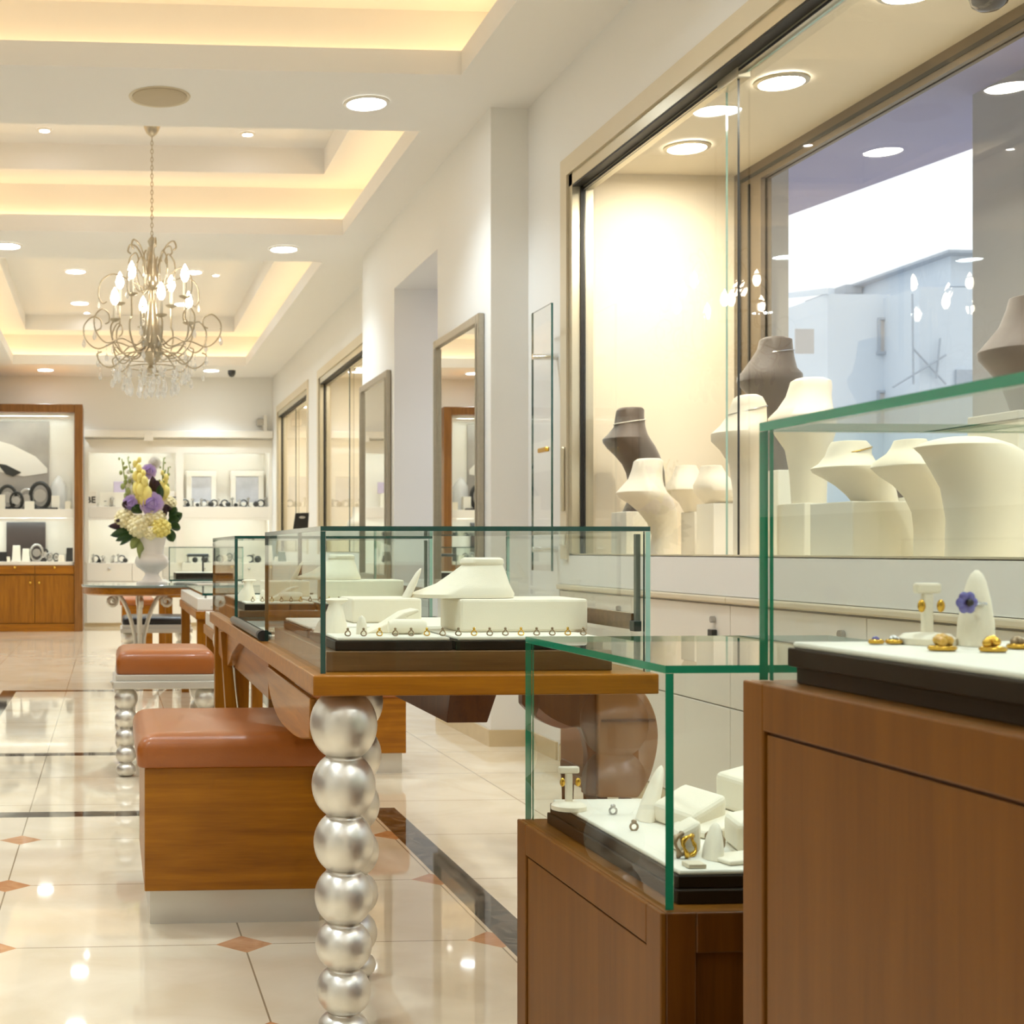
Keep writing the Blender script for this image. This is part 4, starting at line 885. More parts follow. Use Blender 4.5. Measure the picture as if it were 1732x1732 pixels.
small_bust(2.45, 12.6, PLZ, .38, 'cream', 'cream bust in the middle shop window'); small_bust(2.4, 11.2, PLZ, .3, 'darkbust', 'small dark bust in the middle shop window')
small_bust(2.45, 13.3, PLZ, .45, 'white', 'white bust at the far end of the middle shop window')
bx('display_box', 2.4, 2.6, 15.0, 15.3, PLZ, 1.35, 'cabwhite', 'white box on the platform of the farthest shop window', 'display box', 'boxes in the farther shop windows')
bx('gift_box', 2.42, 2.58, 15.05, 15.25, 1.35, 1.52, 'violetcard', 'mauve box standing on the white box in the farthest window', 'box')
small_bust(2.4, 15.9, PLZ, .4, 'cream', 'cream bust in the farthest shop window'); small_bust(2.4, 16.6, PLZ, .34, 'white', 'white bust at the far end of the farthest shop window')

# ================================================================== far end of the shop
# ---- built-in white wall unit
t = thing('shelving_unit', (P(300, 1000, YF).x, YF, 0), 'white lit wall unit with two bays of shelves at the far end', 'wall unit'); o = t.location
def fx_(px): return r(px)*YF
def fz(py, px=300): return P(px, py, YF).z
D = .42
b = B(o)
xa, xb, xc, xd = fx_(150), fx_(298), fx_(310), fx_(455)
xL, xR = XA+.005, W-.003
ztop, zn1, zs1, zs0, zn0 = fz(743), fz(762), fz(857), fz(876), fz(952)
for (a, e) in ((xL, xa), (xb, xc), (xd, xR)): b.box(a, e, YF, YF+D, zn0, ztop)
b.box(xL, xR, YF, YF+D, zn1, ztop) if False else None
for (a, e) in ((xa, xb), (xc, xd)): b.box(a, e, YF, YF+D, zn1, ztop)
b.box(xL, xR, YF+D, YF+D+.03, .05, ztop); b.box(xL, xR, YF+.02, YF+D, .05, zn0)
b.build('carcass', 'cabwhite', t)
for (a, e) in ((xa, xb), (xc, xd)):
    s_ = B(o); s_.box(a, e, YF+.0, YF+D, zs0, zs1); sh = s_.build('shelf', 'cabwhite', t, bevel=.003)
    for (zz, nm) in ((zn1, 0), (zs0, 1)):
        l_ = B(o); l_.box(a, e, YF+.001, YF+.015, zz-.03, zz); l_.build('lip', 'cabwhite', t)
        for k in range(4):
            x = a+(e-a)*(k+.55)/4.1
            l_ = B(o); l_.lathe([(.022, zz-.004), (.022, zz+.0)], (x, YF+.12, 0), 12); l_.build('spot', 'spotn', t)
        l_ = B(o); l_.box(a+.05, e-.05, YF+.03, YF+.05, zz-.010, zz-.001); l_.build('light_strip', 'niche', t)
M_n = None
b = B(o); b.box(xL, xR, YF-.1, YF+.1, fz(741), fz(729)); b.build('cornice', 'cabwhite', t, bevel=.008)
zd = fz(1053)
b = B(o); b.box(xL, xR, YF+.03, YF+.1, 0, zd); b.build('plinth', 'skirt', t)
nd = 4
for (a, e) in ((xa-.03, xb+.02), (xc-.02, xd+.03)):
    m_ = (a+e)/2
    for (p_, q_) in ((a, m_), (m_, e)):
        d = B(o); d.box(p_+.003, q_-.003, YF, YF+.02, fz(983), zn0-.004); dd = d.build('drawer', 'cabwhite', t, bevel=.002)
        k_ = B(o); k_.ball(((p_+q_)/2, YF-.015, fz(962)), .016, seg=10, nr=8); k_.build('knob', 'steel', dd, smooth='all')
        d = B(o); d.box(p_+.003, q_-.003, YF, YF+.02, zd, fz(984)); d.build('door', 'cabwhite', t, bevel=.002)
# things on its shelves
SH1, SH0 = zs1, zn0
def at(px, d=.12): return r(px)*(YF+d), YF+d
M['photo'] = pbsdf('grey photograph', srgb(190, 190, 194), .3, noise=.35, nscale=5)
for (p0, p1, pt, lb) in ((315, 366, 797, 'white framed picture on the left of the right-hand bay'), (390, 446, 797, 'white framed picture on the right of the right-hand bay')):
    x0, x1 = r(p0)*(YF+.34), r(p1)*(YF+.34); zt_ = P(p0, pt, YF+.34).z
    f = thing('picture_frame', ((x0+x1)/2, YF+.34, SH1), lb, 'picture frame', 'framed pictures on the white wall unit')
    b = B(f.location); fw = .07
    b.box(x0, x1, YF+.33, YF+.36, SH1, SH1+fw); b.box(x0, x1, YF+.33, YF+.36, zt_-fw, zt_); b.box(x0, x0+fw, YF+.33, YF+.36, SH1+fw, zt_-fw); b.box(x1-fw, x1, YF+.33, YF+.36, SH1+fw, zt_-fw)
    b.build('frame', 'cabwhite', f, bevel=.006)
    b = B(f.location); b.box(x0+fw, x1-fw, YF+.345, YF+.355, SH1+fw, zt_-fw); b.build('print', 'photo', f)
def trinket(px, z, d, k, lb, grp):
    x, y = at(px, d); b = B((x, y, z)); h = random.uniform(.05, .1)
    if k == 0: b.ball((x, y, z+h*.5), h*.5, (1, .6, 1), 10, 8); m_ = 'darksteel'
    elif k == 1:
        b.lathe([(.04, z), (.04, z+.01), (.012, z+.02), (.012, z+h), (.03, z+h+.02), (.002, z+h+.04)], (x, y, 0), 12); m_ = 'steel'
    elif k == 2: b.box(x-.035, x+.035, y-.03, y+.03, z, z+h); m_ = 'white'
    else:
        b.tube([(x+.045*math.cos(q), y, z+.05+.045*math.sin(q)) for q in [2*math.pi*i/16 for i in range(16)]], .011, 6, closed=True); m_ = 'darksteel'
    tag(b.build(('watch', 'jewellery_stand', 'gift_box', 'bracelet')[k], m_, smooth=50), lb, ('watch', 'jewellery stand', 'box', 'bracelet')[k], grp)
nm = ('dark watch head', 'silver jewellery stand', 'small white box', 'dark bracelet')
def row(pxs, z, d, ks, where):
    for i, px in enumerate(pxs): trinket(px, z, d+.04*((i*7) % 3), ks[i % len(ks)], '%s in the row on %s' % (nm[ks[i % len(ks)]], where), '%ss on %s' % (nm[ks[i % len(ks)]], where))
row((313, 318, 326, 334, 341, 345, 351, 357, 362, 369, 374, 380, 386, 393, 399, 405, 412, 420, 433, 441, 450), SH1, .1, (3, 0, 1, 0, 1, 3, 1, 0, 3, 1, 0), 'the upper shelf of the right-hand bay')
row((158, 163, 168, 172, 178, 184, 190, 196, 270, 276, 282), SH1, .1, (1, 2, 0, 2, 1, 0), 'the upper shelf of the left-hand bay')
row((158, 162, 168, 174, 180, 186, 192, 200, 206, 212, 268, 276, 284), SH0, .1, (1, 3, 0, 1, 2, 2, 1), 'the lower shelf of the left-hand bay')
row((318, 330, 338, 346, 352, 362, 372, 384, 400, 404, 408, 412, 416, 422, 428, 436, 446), SH0, .1, (1, 0, 2, 0, 1, 2, 3), 'the lower shelf of the right-hand bay')
# stepped white display tables on the left bay
x, y = at(184, .2); bx('display_riser', x-.12, x+.22, y-.08, y+.12, SH1, SH1+.19, 'white', 'bright white riser block on the upper shelf of the left-hand bay', 'display block')
x, y = at(205, .25); bx('display_riser', x-.1, x+.12, y-.05, y+.1, SH1+.19, SH1+.38, 'white', 'slim white block standing on the riser of the left-hand bay', 'display block') if False else None
x, y = at(205, .3); b = B((x, y, SH1+.19)); b.box(x-.1, x+.1, y-.03, y, SH1+.19, SH1+.34); tag(b.build('small_picture', 'violetcard', bevel=.004), 'small grey-mauve picture standing on the riser of the left-hand bay', 'picture')
# two little signs
def sign(px, z, d, txt, lb, mat='cabwhite'):
    x, y = at(px, d); t = thing('brand_sign', (x, y, z), lb, 'sign', 'small lettered signs')
    b = B(t.location); b.box(x-.075, x+.075, y, y+.02, z, z+.2); b.build('card', mat, t, bevel=.003)
    cu = bpy.data.curves.new('lettering', 'FONT'); cu.body = txt; cu.size = .115; cu.align_x = 'CENTER'; cu.extrude = .001; cu.space_character = 1.05; cu.offset = .003
    tmp = bpy.data.objects.new('tmp_text', cu); COL.objects.link(tmp); bpy.context.view_layer.update(); me = bpy.data.meshes.new_from_object(tmp.evaluated_get(bpy.context.evaluated_depsgraph_get())); bpy.data.objects.remove(tmp); lo = bpy.data.objects.new('lettering', me); COL.objects.link(lo); lo.parent = t; lo.location = (0, -.004, .05); lo.rotation_euler = (math.pi/2, 0, 0); me.materials.clear(); me.materials.append(M['black'])
sign(153.5, SH1, .04, 'BE', 'small white sign with black letters at the left end of the wall unit')
sign(290.5, SH1, .04, 'BE', 'small white sign with black letters beside the post between the bays')
# wall-mounted bits
x = P(251, 742, YF).x
bx('mounted_sensor', x-.06, x+.06, YF-.12, YF-.1, P(251, 747, YF).z, P(251, 735, YF).z, 'cabwhite', 'small white box on the cornice above the flowers', 'sensor')
q = P(441, 712, YF); t = thing('wall_camera', (q.x, YF-.0, fz(729)), 'small grey camera standing on the cornice at the right corner', 'camera')
b = B(t.location); b.box(q.x-.06, q.x+.03, YF-.07, YF-.0, fz(720), fz(708)); b.build('body', 'steel', t, bevel=.01)
b = B(t.location); b.box(q.x+.03, q.x+.08, YF-.06, YF-.01, fz(729), fz(702)); b.build('bracket', 'cabwhite', t, bevel=.004)

# ---- timber-framed display alcove
YW = 16.75
wx = lambda px: r(px)*YW
wz = lambda py, px=100: P(px, py, YW).z
t = thing('display_alcove', (wx(60), YW+.3, 0), 'timber-framed display alcove with drawers and doors at the far left', 'display cabinet'); o = t.location
xl = LW+.02; xr = wx(140); fwd = wx(140)-wx(126)
b = B(o); b.box(xr-fwd, xr, YW-.04, YW+.6, 0, wz(684)); b.box(xl, xr-fwd, YW-.04, YW+.6, wz(698), wz(684)); b.box(xl, xl+fwd, YW-.04, YW+.6, 0, wz(698)); b.build('frame', 'woodframe', t, bevel=.006)
b = B(o); b.box(xl+fwd, xr-fwd, YW+.5, YW+.55, wz(955), wz(698)); b.box(xr-fwd-.02, xr-fwd, YW+.02, YW+.5, wz(955), wz(698)); b.box(xl+fwd, xr-fwd, YW+.05, YW+.5, wz(703), wz(698)); b.build('lining', 'cabwhite', t)
b = B(o); b.box(xl+fwd, xr-fwd-.02, YW+.03, YW+.5, wz(876), wz(861)); b.build('shelf', 'cabwhite', t, bevel=.004)
b = B(o); b.box(xl+fwd, xr-fwd, YW+.02, YW+.5, wz(956), wz(950)); b.build('lower_shelf', 'cabwhite', t, bevel=.004)
for zz in (wz(704), wz(877)):
    l_ = B(o); l_.box(xl+fwd, xr-fwd-.02, YW+.031, YW+.045, zz-.03, zz); l_.build('lip', 'cabwhite', t)
    l_ = B(o); l_.box(xl+fwd+.1, xr-fwd-.1, YW+.06, YW+.08, zz-.012, zz-.001); l_.build('light_strip', 'niche', t)
    for k in range(4):
        x = xr-fwd-.2-k*.42; l_ = B(o); l_.lathe([(.022, zz-.004), (.022, zz)], (x, YW+.16, 0), 12); l_.build('spot', 'spotn', t)
b = B(o); b.box(xl+fwd, xr-fwd, YW+.03, YW+.5, 0, wz(956)); b.build('carcass', 'woodZ', t)
M['photo2'] = pbsdf('soft grey studio photograph', srgb(168, 160, 150), .35, noise=.45, nscale=2.2)
b = B(o); b.box(xl+fwd+.05, wx(80), YW+.47, YW+.5, wz(860), wz(707)); bk = b.build('backdrop_print', 'photo2', t)
b = B(o); pA = [P(-40, 735, YW+.462), P(20, 752, YW+.462), P(60, 772, YW+.462), P(80, 792, YW+.462), P(80, 800, YW+.462), P(40, 806, YW+.462), P(-40, 790, YW+.462)]
b.prism(pA, (0, .006, 0)); b.build('print_highlight', 'cabwhite', t)
b = B(o); b.prism([P(-5, 784, YW+.455), P(10, 786, YW+.455), P(36, 799, YW+.455), P(22, 806, YW+.455), P(10, 802, YW+.455)], (0, .005, 0)); b.build('print_mark', 'darksteel', t)
M['photodark'] = pbsdf('dark brown photograph', srgb(70, 60, 56), .3, noise=.4, nscale=3)
b = B(o); b.box(wx(6), wx(74), YW+.46, YW+.5, wz(948), wz(882)); b.build('dark_print', 'photodark', t)
xm = wx(59)
edges = [xr-fwd, xm, xm-(xr-fwd-xm), xl+fwd]
for i in range(3):
    a, e = edges[i+1]+.004, edges[i]-.004
    d = B(o); d.box(a, e, YW, YW+.03, wz(971), wz(957)); dd = d.build('drawer', 'woodX', t, bevel=.003)
    for q_ in (.5,): k_ = B(o); k_.ball(((a+e)/2, YW-.015, wz(960)), .02, seg=10, nr=8); k_.build('knob', 'gold', dd, smooth='all')
    d = B(o); d.box(a, e, YW, YW+.03, wz(1054), wz(973)); dd = d.build('door', 'woodZ', t, bevel=.003)
    kx = e-.05 if i == 1 else a+.05
    k_ = B(o); k_.ball((kx, YW-.015, wz(986)), .02, seg=10, nr=8); k_.build('knob', 'gold', dd, smooth='all')
d = B(o); d.box(xl+fwd, xr-fwd, YW-.02, YW+.03, 0, wz(1055)); d.build('kick', 'woodX', t)
# watches and boxes in the alcove
AL1, AL0 = wz(861), wz(950)
def aw(px, d=.2): return r(px)*(YW+d), YW+d
def cuffwatch(px, z, d, s, lb, mat='darksteel'):
    x, y = aw(px, d); t = thing('watch', (x, y, z), lb, 'watch', 'watches in the timber alcove')
    b = B(); b.tube([(s*math.cos(q)*.75, 0, s+.01+s*math.sin(q)) for q in [2*math.pi*i/20 for i in range(20)]], s*.16, 8, closed=True); b.build('strap', mat, t, smooth='all')
    b = B(); b.lathe([(s*.5, -s*.25), (s*.52, -.02), (s*.5, 0)], (0, -s*.1, s+.01), 18, axis='Y'); b.build('watch_case', 'steel', t, smooth=50)
    b = B(); b.box(-s*.5, s*.5, -s*.3, s*.3, 0, .012); b.build('stand', mat, t)
cuffwatch(68, AL1, .2, .16, 'largest black-strapped watch ring on the upper alcove shelf')
cuffwatch(13, AL1, .2, .14, 'black watch at the left of the upper alcove shelf'); cuffwatch(28, AL1, .16, .1, 'smaller black watch in the upper alcove shelf group')
cuffwatch(45, AL1, .22, .12, 'silver watch between the black ones on the upper alcove shelf', 'steel')
for (px, h, w_, lb, m_) in ((94, .17, .1, 'plain white cube holder on the upper alcove shelf', 'white'), (50, .1, .12, 'low white holder on the upper alcove shelf', 'white'), (87, .02, .16, 'flat black tray at the right of the upper alcove shelf', 'black'), (115, .1, .07, 'cream block at the right end of the upper alcove shelf', 'cream'), (2, .18, .1, 'tall white holder at the left end of the upper alcove shelf', 'white')):
    x, y = aw(px, .18 if px != 87 else .1); bx('watch_holder', x-w_/2, x+w_/2, y-.05, y+.05, AL1, AL1+h, m_, lb, 'holder', None, .004)
x, y = aw(99, .35); b = B((x, y, AL1)); b.lathe([(.1, 0), (.1, .3), (.07, .36), (.02, .42), (.001, .43)], (x, y, AL1), 18); tag(b.build('glass_dome', 'crystal', smooth=50), 'pale glass dome at the back of the upper alcove shelf', 'dome')
for (px, h, w_, lb, m_) in ((28, .2, .1, 'tall white tapered holder on the lower alcove shelf', 'white'), (44, .16, .09, 'white box holder on the lower alcove shelf', 'white'), (5, .12, .1, 'black box at the left of the lower alcove shelf', 'black'), (13, .06, .06, 'tiny cream box beside the black one', 'cream'), (118, .17, .09, 'grey framed card at the right of the lower alcove shelf', 'darksteel'), (104, .08, .08, 'cream riser at the right of the lower alcove shelf', 'cream')):
    x, y = aw(px, .2); b = B((x, y, AL0)); b.rings([[Vector((x+a_*w_/2*k_, y+c_*.05*k_, AL0+z_)) for a_, c_ in ((-1, -1), (1, -1), (1, 1), (-1, 1))] for z_, k_ in ((0, 1.1), (h, .85))]); tag(b.build('watch_holder', m_, bevel=.004), lb, 'holder')
cuffwatch(62, AL0, .2, .1, 'silver watch in front of the dark print on the lower alcove shelf', 'steel'); cuffwatch(74, AL0, .22, .075, 'dark watch at the edge of the dark print', 'darksteel'); cuffwatch(84, AL0, .2, .05, 'tiny steel watch right of the dark print', 'steel'); cuffwatch(95, AL0, .2, .045, 'tiny dark watch right of the steel one', 'darksteel')

# ---- round flower table
TYC = 10.1; txc = r(236)*TYC; tr = (r(335)-r(138))*TYC/2; tz = P(236, 988, TYC).z
t = thing('round_table', (txc, TYC, 0), 'round wooden table with scrolled chrome legs under the flowers', 'table'); o = t.location
b = B(o); b.lathe([(tr-.004, tz-.018), (tr, tz-.014), (tr, tz-.004), (tr-.004, tz)], (txc, TYC, 0), 48); b.build('glass_top', pbsdf('smoked green glass', srgb(120, 132, 126), .06, coat=.6, noise=.04), t, smooth=40)
b = B(o); b.lathe([(tr*.9, tz-.075), (tr*.965, tz-.065), (tr*.965, tz-.019)], (txc, TYC, 0), 48); b.build('tabletop', 'woodX', t, smooth=40)
zt_ = tz-.076
for k in range(4):
    a = math.radians(k*90+2); ca, sa = math.cos(a), math.sin(a)
    pts = []
    for i in range(15):                      # scroll at the top
        q = math.radians(-60+i*36); rr = .042*(.35+.65*i/14); pts.append((.205-rr*math.cos(q), zt_-.05+rr*math.sin(q)))
    sc_end = pts[-1]
    pts = pts+[tuple(v)[:2] for v in spline([(sc_end[0], sc_end[1], 0), (.15, zt_-.01, 0), (.10, zt_-.09, 0), (.055, zt_-.22, 0), (.03, zt_-.36, 0), (.06, zt_-.5, 0), (.14, zt_-.6, 0), (.21, .012, 0)], 6)][1:]
    b = B(o); b.tube([(txc+u*ca, TYC+u*sa, v) for u, v in pts], .016, 10); b.build('leg', 'silverpaint', t, smooth='all')
# ---- urn of flowers
vz = tz; vx = r(257)*TYC; px1_ = TYC/F
t = thing('urn_vase', (vx, TYC, vz), 'white footed urn vase standing on the round table', 'vase'); o = t.location
b = B(o); zz = lambda py: P(257, py, TYC).z
b.lathe([(.03, vz), (.115, vz), (.115, vz+.015), (.075, vz+.03), (.05, zz(972)), (.055, zz(968)), (.115, zz(958)), (.128, zz(950)), (.118, zz(942)), (.088, zz(938)), (.09, zz(925)), (.11, zz(908)), (.14, zz(897)), (.15, zz(893)), (.145, zz(891)), (.12, zz(896)), (.02, zz(905))], (vx, TYC, 0), 40)
b.build('body', pbsdf('ivory ceramic', srgb(238, 230, 224), .3, coat=.4, noise=.02), t, smooth=50)
t = thing('flower_bouquet', (vx, TYC, zz(897)), 'bouquet of cream hydrangeas, lilac roses and yellow gladioli in the urn', 'flowers'); o = t.location
M['petalcream'] = pbsdf('cream petals', srgb(242, 232, 190), .6, noise=.08, nscale=20); M['petalyellow'] = pbsdf('soft yellow petals', srgb(238, 222, 130), .6, noise=.08, nscale=20)
M['petallilac'] = pbsdf('lilac petals', srgb(212, 192, 232), .55, noise=.12, nscale=20); M['petalwhite'] = pbsdf('white petals', srgb(240, 236, 230), .55, noise=.05, nscale=20)
M['leaf'] = pbsdf('dark green leaf', srgb(42, 74, 32), .4, coat=.2, noise=.25, nscale=10); M['leafpale'] = pbsdf('pale green stem', srgb(150, 160, 96), .5, noise=.15); M['plum'] = pbsdf('plum foliage', srgb(62, 36, 46), .5, noise=.2)
def FP(px, py, d=0): return P(px, py, TYC+d)
def mophead(px, py, rad, mat, d=0, n=46, name='hydrangea'):
    c = FP(px, py, d); b = B(o)
    for k in range(n):
        u = 1-2*(k+.5)/n; ph = k*2.39996; s_ = math.sqrt(1-u*u); dr = Vector((s_*math.cos(ph), s_*math.sin(ph), u))
        b.ball(c+dr*rad*.86, rad*random.uniform(.2, .3), (1, 1, .8), 7, 5)
    b.ball(c, rad*.86, seg=14, nr=10); b.build(name, mat, t, smooth='all')
def rose(px, py, rad, mat, d=-.1, tilt=0):
    c = FP(px, py, d); b = B(o)
    for L in range(4):
        R = rad*(.28+.24*L); n = 3+2*L
        for k in range(n):
            a = 2*math.pi*k/n+L*.7; ca, sa = math.cos(a), math.sin(a); w_ = 2.2*R*math.tan(math.pi/n)*.75+.004; ax = Vector((-sa, 0, ca)); rd = Vector((ca, 0, sa))
            vs = []
            for j, (out_, fw) in enumerate(((.55, .02), (.9, -.25), (1.08, -.55-.0*L))):
                for s_ in (-1, -.5, 0, .5, 1): vs.append(c+rd*R*out_*(1-.12*s_*s_)+ax*w_*.5*s_+Vector((0, fw*rad*(1.15-.25*L)+.02*L-.0, 0)))
            fs = [(j*5+i, j*5+i+1, (j+1)*5+i+1, (j+1)*5+i) for j in range(2) for i in range(4)]; b.add(vs, fs)
    b.ball(c+Vector((0, .02, 0)), rad*.55, (1, .8, 1), 10, 8)
    b.build('rose', mat, t, smooth='all')
def leaf(px0, py0, px1, py1, w_, mat, d0=-.05, d1=-.12, name='leaf'):
    a, e = FP(px0, py0, d0), FP(px1, py1, d1); ax = e-a; sd = ax.cross(Vector((0, 1, .25))).normalized(); b = B(o); vs = []; n = 7
    up = sd.cross(ax).normalized()
    for i in range(n+1):
        f_ = i/n; ww = w_*math.sin(math.pi*min(1, f_*.96+.04))**.8; p = a+ax*f_+up*.02*math.sin(math.pi*f_)
        vs += [p-sd*ww+up*.006, p-up*.002, p+sd*ww+up*.006]
    b.add(vs, [(i*3+j, i*3+j+1, i*3+j+4, i*3+j+3) for i in range(n) for j in (0, 1)]); ob = b.build(name, mat, t, smooth='all'); md = ob.modifiers.new('s', 'SOLIDIFY'); md.thickness = .002
def spike(px0, py0, px1, py1, mat, n=9, rad=.03, d=0, name='gladiolus_spike'):
    a, e = FP(px0, py0, d), FP(px1, py1, d-.03); b = B(o); b.tube([a, (a+e)/2+Vector((.004, 0, 0)), e], .005, 6)
    for k in range(n):
        f_ = .15+.85*k/(n-1); p = a+(e-a)*f_+Vector((.02*math.sin(k*2.2), -.015+.015*math.cos(k*2.2), 0)); b.ball(p, rad*(1.15-.75*f_), (.9, .8, 1.3), 9, 7)
    b.build(name, mat, t, smooth='all')
for (px, py, rd, m_, d) in ((211, 878, .075, 'petalcream', -.04), (234, 890, .085, 'petalcream', -.1), (262, 878, .08, 'petalcream', -.06), (272, 893, .072, 'petalyellow', -.12), (286, 852, .055, 'petalcream', .0), (254, 902, .05, 'petalcream', -.12)): mophead(px, py, rd, m_, d)
rose(257, 852, .085, 'petallilac', -.14); rose(222, 851, .06, 'petallilac', -.1); rose(252, 797, .055, 'petallilac', -.05); rose(262, 783, .045, 'petalwhite', -.0); rose(222, 812, .035, 'petalwhite', -.02)
spike(238, 850, 232, 778, 'petalyellow', 10, .045, -.04); spike(246, 850, 240, 800, 'petalyellow', 7, .05, -.08); spike(215, 850, 206, 776, 'leafpale', 9, .022); spike(228, 840, 216, 774, 'leafpale', 8, .016); spike(275, 845, 279, 800, 'petalyellow', 6, .04, 0); spike(272, 840, 277, 775, 'leafpale', 8, .014); spike(278, 835, 285, 790, 'leafpale', 7, .014); spike(218, 845, 222, 790, 'petalwhite', 7, .03, .03)
for (a, c_, e, g, w_, m_) in ((225, 893, 183, 890, .03, 'plum'), (228, 898, 187, 906, .035, 'leaf'), (230, 902, 196, 915, .028, 'leaf'), (232, 903, 203, 922, .02, 'leaf'), (225, 890, 196, 880, .03, 'plum'), (285, 885, 308, 868, .04, 'leaf'), (285, 890, 305, 893, .035, 'leaf'), (283, 893, 293, 916, .038, 'leaf'), (287, 878, 298, 858, .03, 'leaf'), (284, 880, 303, 880, .03, 'leaf'), (262, 845, 258, 805, .035, 'plum'), (266, 848, 266, 812, .035, 'plum'), (270, 850, 271, 820, .03, 'leaf'), (222, 862, 208, 850, .03, 'plum'), (240, 868, 224, 858, .04, 'leaf'), (250, 866, 246, 855, .04, 'leaf'), (276, 866, 288, 858, .035, 'plum'), (272, 862, 282, 868, .03, 'plum'), (246, 905, 234, 938, .03, 'leafpale'), (238, 905, 222, 928, .035, 'leafpale'), (236, 905, 236, 945, .016, 'leafpale')): leaf(a, c_, e, g, w_, m_)

# ---- further display counters along the table row
def counter(y0, y1, x0, x1, lb, zt_=.75):
    t = thing('display_counter', ((x0+x1)/2, (y0+y1)/2, 0), lb, 'counter', 'far display counters'); o = t.location
    b = B(o); b.box(x0, x1, y0, y1, zt_-.1, zt_-.03); b.build('white_drawer', 'cabwhite', t, bevel=.004)
    b = B(o); b.box(x0-.01, x1+.01, y0-.01, y1+.01, zt_-.15, zt_-.1); b.build('wood_rail', 'woodY', t, bevel=.004)
    pane(t, x0+.03, x1, y0+.02, y1, zt_-.014, zt_, 'glass_lid', 'glass', 'edge', 'Z')
    b = B(o); 
    for (x, y) in ((x0+.05, y0+.04), (x1-.03, y0+.04), (x0+.05, y1-.06), (x1-.03, y1-.06)): b.box(x-.006, x+.006, y-.006, y+.006, zt_-.03, zt_-.014)
    b.build('spacers', 'steel', t)
    for (x, y) in ((x0, y0+.02), (x1-.06, y0+.02), (x0, y1-.08), (x1-.06, y1-.08)):
        b = B(o); b.box(x, x+.06, y, y+.06, 0, zt_-.15); b.build('leg', 'woodZ', t, bevel=.003)
    return t
counter(7.8, 9.6, .505, 1.18, 'white display counter with a dark-edged glass lid beyond the second case')
counter(11.4, 13.0, .47, 1.15, 'farthest display counter beside the flower table')
t = counter(6.1, 7.5, .53, .84, 'low display counter just past the end of the display table', .69)
t = thing('glass_case', (.83, 11.5, .75), 'thin-framed glass case on the farthest counter', 'glass case')
glass_case(t, .5, 1.13, 11.45, 12.9, .751, P(300, 925, 11.45).z, .008, 'edge')
tray(.56, 1.05, 11.5, 11.9, .752, 'long black tray inside the far glass case', 'trays in the far glass case', .05, 'tray', 'cabwhite')
t = thing('jewellery_stand', (.84, 12.2, .752), 'dark T-shaped stand inside the far glass case', 'jewellery stand')
b = B(); b.box(-.008, .008, -.008, .008, 0, .2); b.build('post', 'darksteel', t); b = B(); b.tube([(-.14, 0, .2), (.05, 0, .2)], .014, 8); b.build('crossbar', 'darksteel', t); b = B(); b.lathe([(.06, 0), (.06, .01)], (0, 0, 0), 16); b.build('foot', 'darksteel', t)
# monitor seen from behind
ym_ = 12.6; xm_ = r(508)*ym_
t = thing('monitor', (xm_, ym_, 0), 'black screen seen from behind on a pole beside the shop windows', 'monitor'); o = t.location
a, e = P(498, 868, ym_), P(522, 893, ym_)
b = B(o); b.prism([P(496, 895, ym_), P(521, 893, ym_), P(523, 867, ym_-.05), P(500, 868, ym_-.05)], (0, .03, 0)); b.build('screen_back', 'black', t, bevel=.004)
q = P(511, 875, ym_-.04); b = B(o); b.lathe([(.03, -.006), (.03, 0)], (0, 0, 0), 16, axis='Y'); 
for v in b.v: v.z *= .4; v.x += q.x; v.y += ym_-.038; v.z += q.z
b.build('badge', 'steel', t)
b = B(o); b.tube([(xm_, ym_+.03, 0.0), (xm_, ym_+.03, q.z)], .02, 10); b.build('pole', 'darksteel', t, smooth=40); b = B(o); b.lathe([(.14, 0), (.14, .015), (.03, .025)], (xm_, ym_+.03, 0), 20); b.build('foot', 'darksteel', t, smooth=40)

# ================================================================== chandelier
YCH = 8.95; xch = r(257)*YCH
t = thing('chandelier', (xch, YCH, 3.82), 'antique silver chandelier with candle bulbs and crystal drops', 'chandelier'); o = t.location
L = lambda x, y, z: Vector((x, y, z-3.82))
b = B(); b.lathe([(.075, -.001), (.078, -.012), (.06, -.02), (.05, -.05), (.035, -.08), (.012, -.1)], (0, 0, 0), 24); b.build('canopy', 'antique', t, smooth=50)
b = B(); z = 3.72; k = 0
while z > 3.06:
    rr, hh = .008, .017
    b.tube([L(rr*math.cos(q) if k % 2 else 0, 0 if k % 2 else rr*math.cos(q), z-hh+hh*math.sin(q)) for q in [2*math.pi*i/10 for i in range(10)]], .0028, 5, closed=True)
    z -= .027; k += 1
b.build('chain', 'antique', t, smooth='all')
b = B(); b.lathe([(.01, 3.06), (.03, 3.03), (.012, 2.98), (.03, 2.9), (.045, 2.8), (.05, 2.74), (.02, 2.71), (.025, 2.68), (.03, 2.62), (.05, 2.48), (.075, 2.36), (.06, 2.32), (.08, 2.29), (.05, 2.25), (.02, 2.22), (.035, 2.19), (.002, 2.15)][::-1], (0, 0, -3.82), 20); b.build('stem', 'antique', t, smooth=50)
def radial(pts, a): return [L(u*math.cos(a), u*math.sin(a), v) for u, v in pts]
def sp2(pts, n=7): return [tuple(v)[:2] for v in spline([(p[0], p[1], 0) for p in pts], n)]
armA = sp2([(.04, 2.36), (.11, 2.27), (.2, 2.29), (.265, 2.38), (.275, 2.46), (.25, 2.5)])
armB = sp2([(.05, 2.42), (.12, 2.34), (.24, 2.37), (.36, 2.33), (.44, 2.39), (.455, 2.48), (.40, 2.54), (.345, 2.52), (.34, 2.47), (.37, 2.45)])
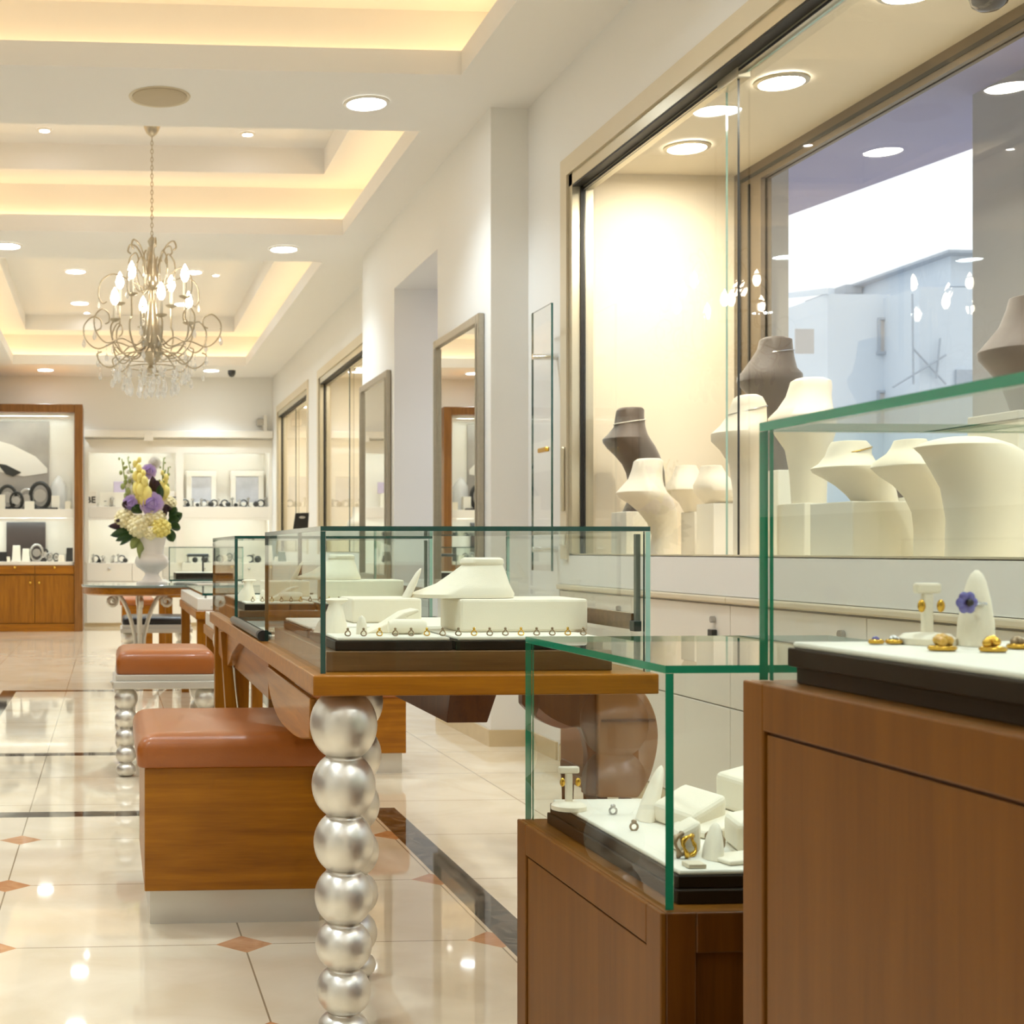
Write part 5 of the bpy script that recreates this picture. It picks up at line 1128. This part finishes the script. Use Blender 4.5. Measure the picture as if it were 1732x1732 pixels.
armC = sp2([(.03, 2.72), (.09, 2.70), (.15, 2.80), (.15, 2.90), (.11, 2.95), (.09, 2.91), (.1, 2.88)])
armD = sp2([(.04, 2.78), (.06, 2.9), (.1, 2.99), (.15, 3.02), (.17, 2.98), (.15, 2.96)])
armE = sp2([(.05, 2.72), (.15, 2.78), (.26, 2.82), (.34, 2.77), (.355, 2.68), (.33, 2.63), (.3, 2.64)])
armF = sp2([(.06, 2.33), (.16, 2.28), (.26, 2.2), (.33, 2.22), (.36, 2.28), (.33, 2.3)])
rnd = random.Random(3)
dropmesh = None
def crystal(p, s=1.0):
    global dropmesh
    if dropmesh is None:
        b = B(); b.lathe([(.0006, 0), (.0006, -.012), (.006, -.018), (.0006, -.026), (.0006, -.034), (.0045, -.040), (.0006, -.046), (.0006, -.056), (.005, -.066), (.0115, -.086), (.009, -.098), (.0005, -.108)], (0, 0, 0), 7)
        oo = b.build('crystal_drop', 'crystal', t); dropmesh = oo; oo.location = p; oo.scale = (s,)*3; return
    c = dropmesh.copy(); COL.objects.link(c); c.parent = t; c.location = p; c.scale = (s,)*3; c.rotation_euler = (0, 0, rnd.uniform(0, 3))
for k in range(8):
    a = math.radians(k*45+12)
    b = B(); b.tube(radial(armA, a), .006, 7); b.build('arm', 'antique', t, smooth='all')
    c_ = L(.25*math.cos(a), .25*math.sin(a), 0); zc0 = 2.5-3.82 + (.14 if k % 2 else 0)
    if k % 2:
        b = B(); b.tube([L(.25*math.cos(a), .25*math.sin(a), 2.49), L(.25*math.cos(a), .25*math.sin(a), 2.64)], .006, 7); b.build('candle_riser', 'antique', t)
    b = B(); b.lathe([(.008, zc0-.012), (.035, zc0), (.04, zc0+.008), (.014, zc0+.01)], (c_.x, c_.y, 0), 16); b.build('drip_pan', 'antique', t, smooth=40)
    b = B(); b.lathe([(.0125, zc0+.01), (.0125, zc0+.10)], (c_.x, c_.y, 0), 12); cs = b.build('candle_sleeve', 'white', t, smooth=40)
    b = B(); b.lathe([(.008, zc0+.10), (.022, zc0+.12), (.028, zc0+.145), (.018, zc0+.185), (.002, zc0+.215)], (c_.x, c_.y, 0), 14); b.build('bulb', 'bulb', cs, smooth='all')
    for zz_ in (0,): crystal(c_+Vector((.036*math.cos(a), .036*math.sin(a), zc0)), 1.0)
    a2 = a+math.radians(22.5)
    b = B(); b.tube(radial(armB, a2), .005, 7); b.build('scroll_arm', 'antique', t, smooth='all')
    crystal(L(.455*math.cos(a2), .455*math.sin(a2), 2.47), 1.25); crystal(L(.36*math.cos(a2), .36*math.sin(a2), 2.335), 1.2)
    b = B(); b.tube(radial(armF, a2+.2), .005, 7); b.build('lower_scroll', 'antique', t, smooth='all')
    crystal(L(.34*math.cos(a2+.2), .34*math.sin(a2+.2), 2.23), 1.1); crystal(L(.26*math.cos(a2+.2), .26*math.sin(a2+.2), 2.2), 1.3)
for k in range(6):
    a = math.radians(k*60+8)
    b = B(); b.tube(radial(armC, a), .0052, 7); b.build('crown_scroll', 'antique', t, smooth='all')
    b = B(); b.tube(radial(armD, a+.5), .006, 7); b.build('crown_leaf', 'antique', t, smooth='all')
    crystal(L(.15*math.cos(a), .15*math.sin(a), 2.86), .9)
for k in range(5):
    a = math.radians(k*72+170)
    b = B(); b.tube(radial(armE, a), .005, 7); b.build('upper_arm', 'antique', t, smooth='all')
    crystal(L(.355*math.cos(a), .355*math.sin(a), 2.7), 1.0)
for (rr, zz_, n, s_) in ((.24, 2.27, 14, 1.5), (.16, 2.2, 12, 1.7), (.08, 2.16, 6, 1.5)):
    b = B(); b.tube([L(rr*math.cos(q), rr*math.sin(q), zz_) for q in [2*math.pi*i/28 for i in range(28)]], .0045, 6, closed=True); b.build('crystal_ring', 'antique', t, smooth='all')
    for k in range(n): crystal(L(rr*math.cos(2*math.pi*k/n), rr*math.sin(2*math.pi*k/n), zz_-.002), s_)
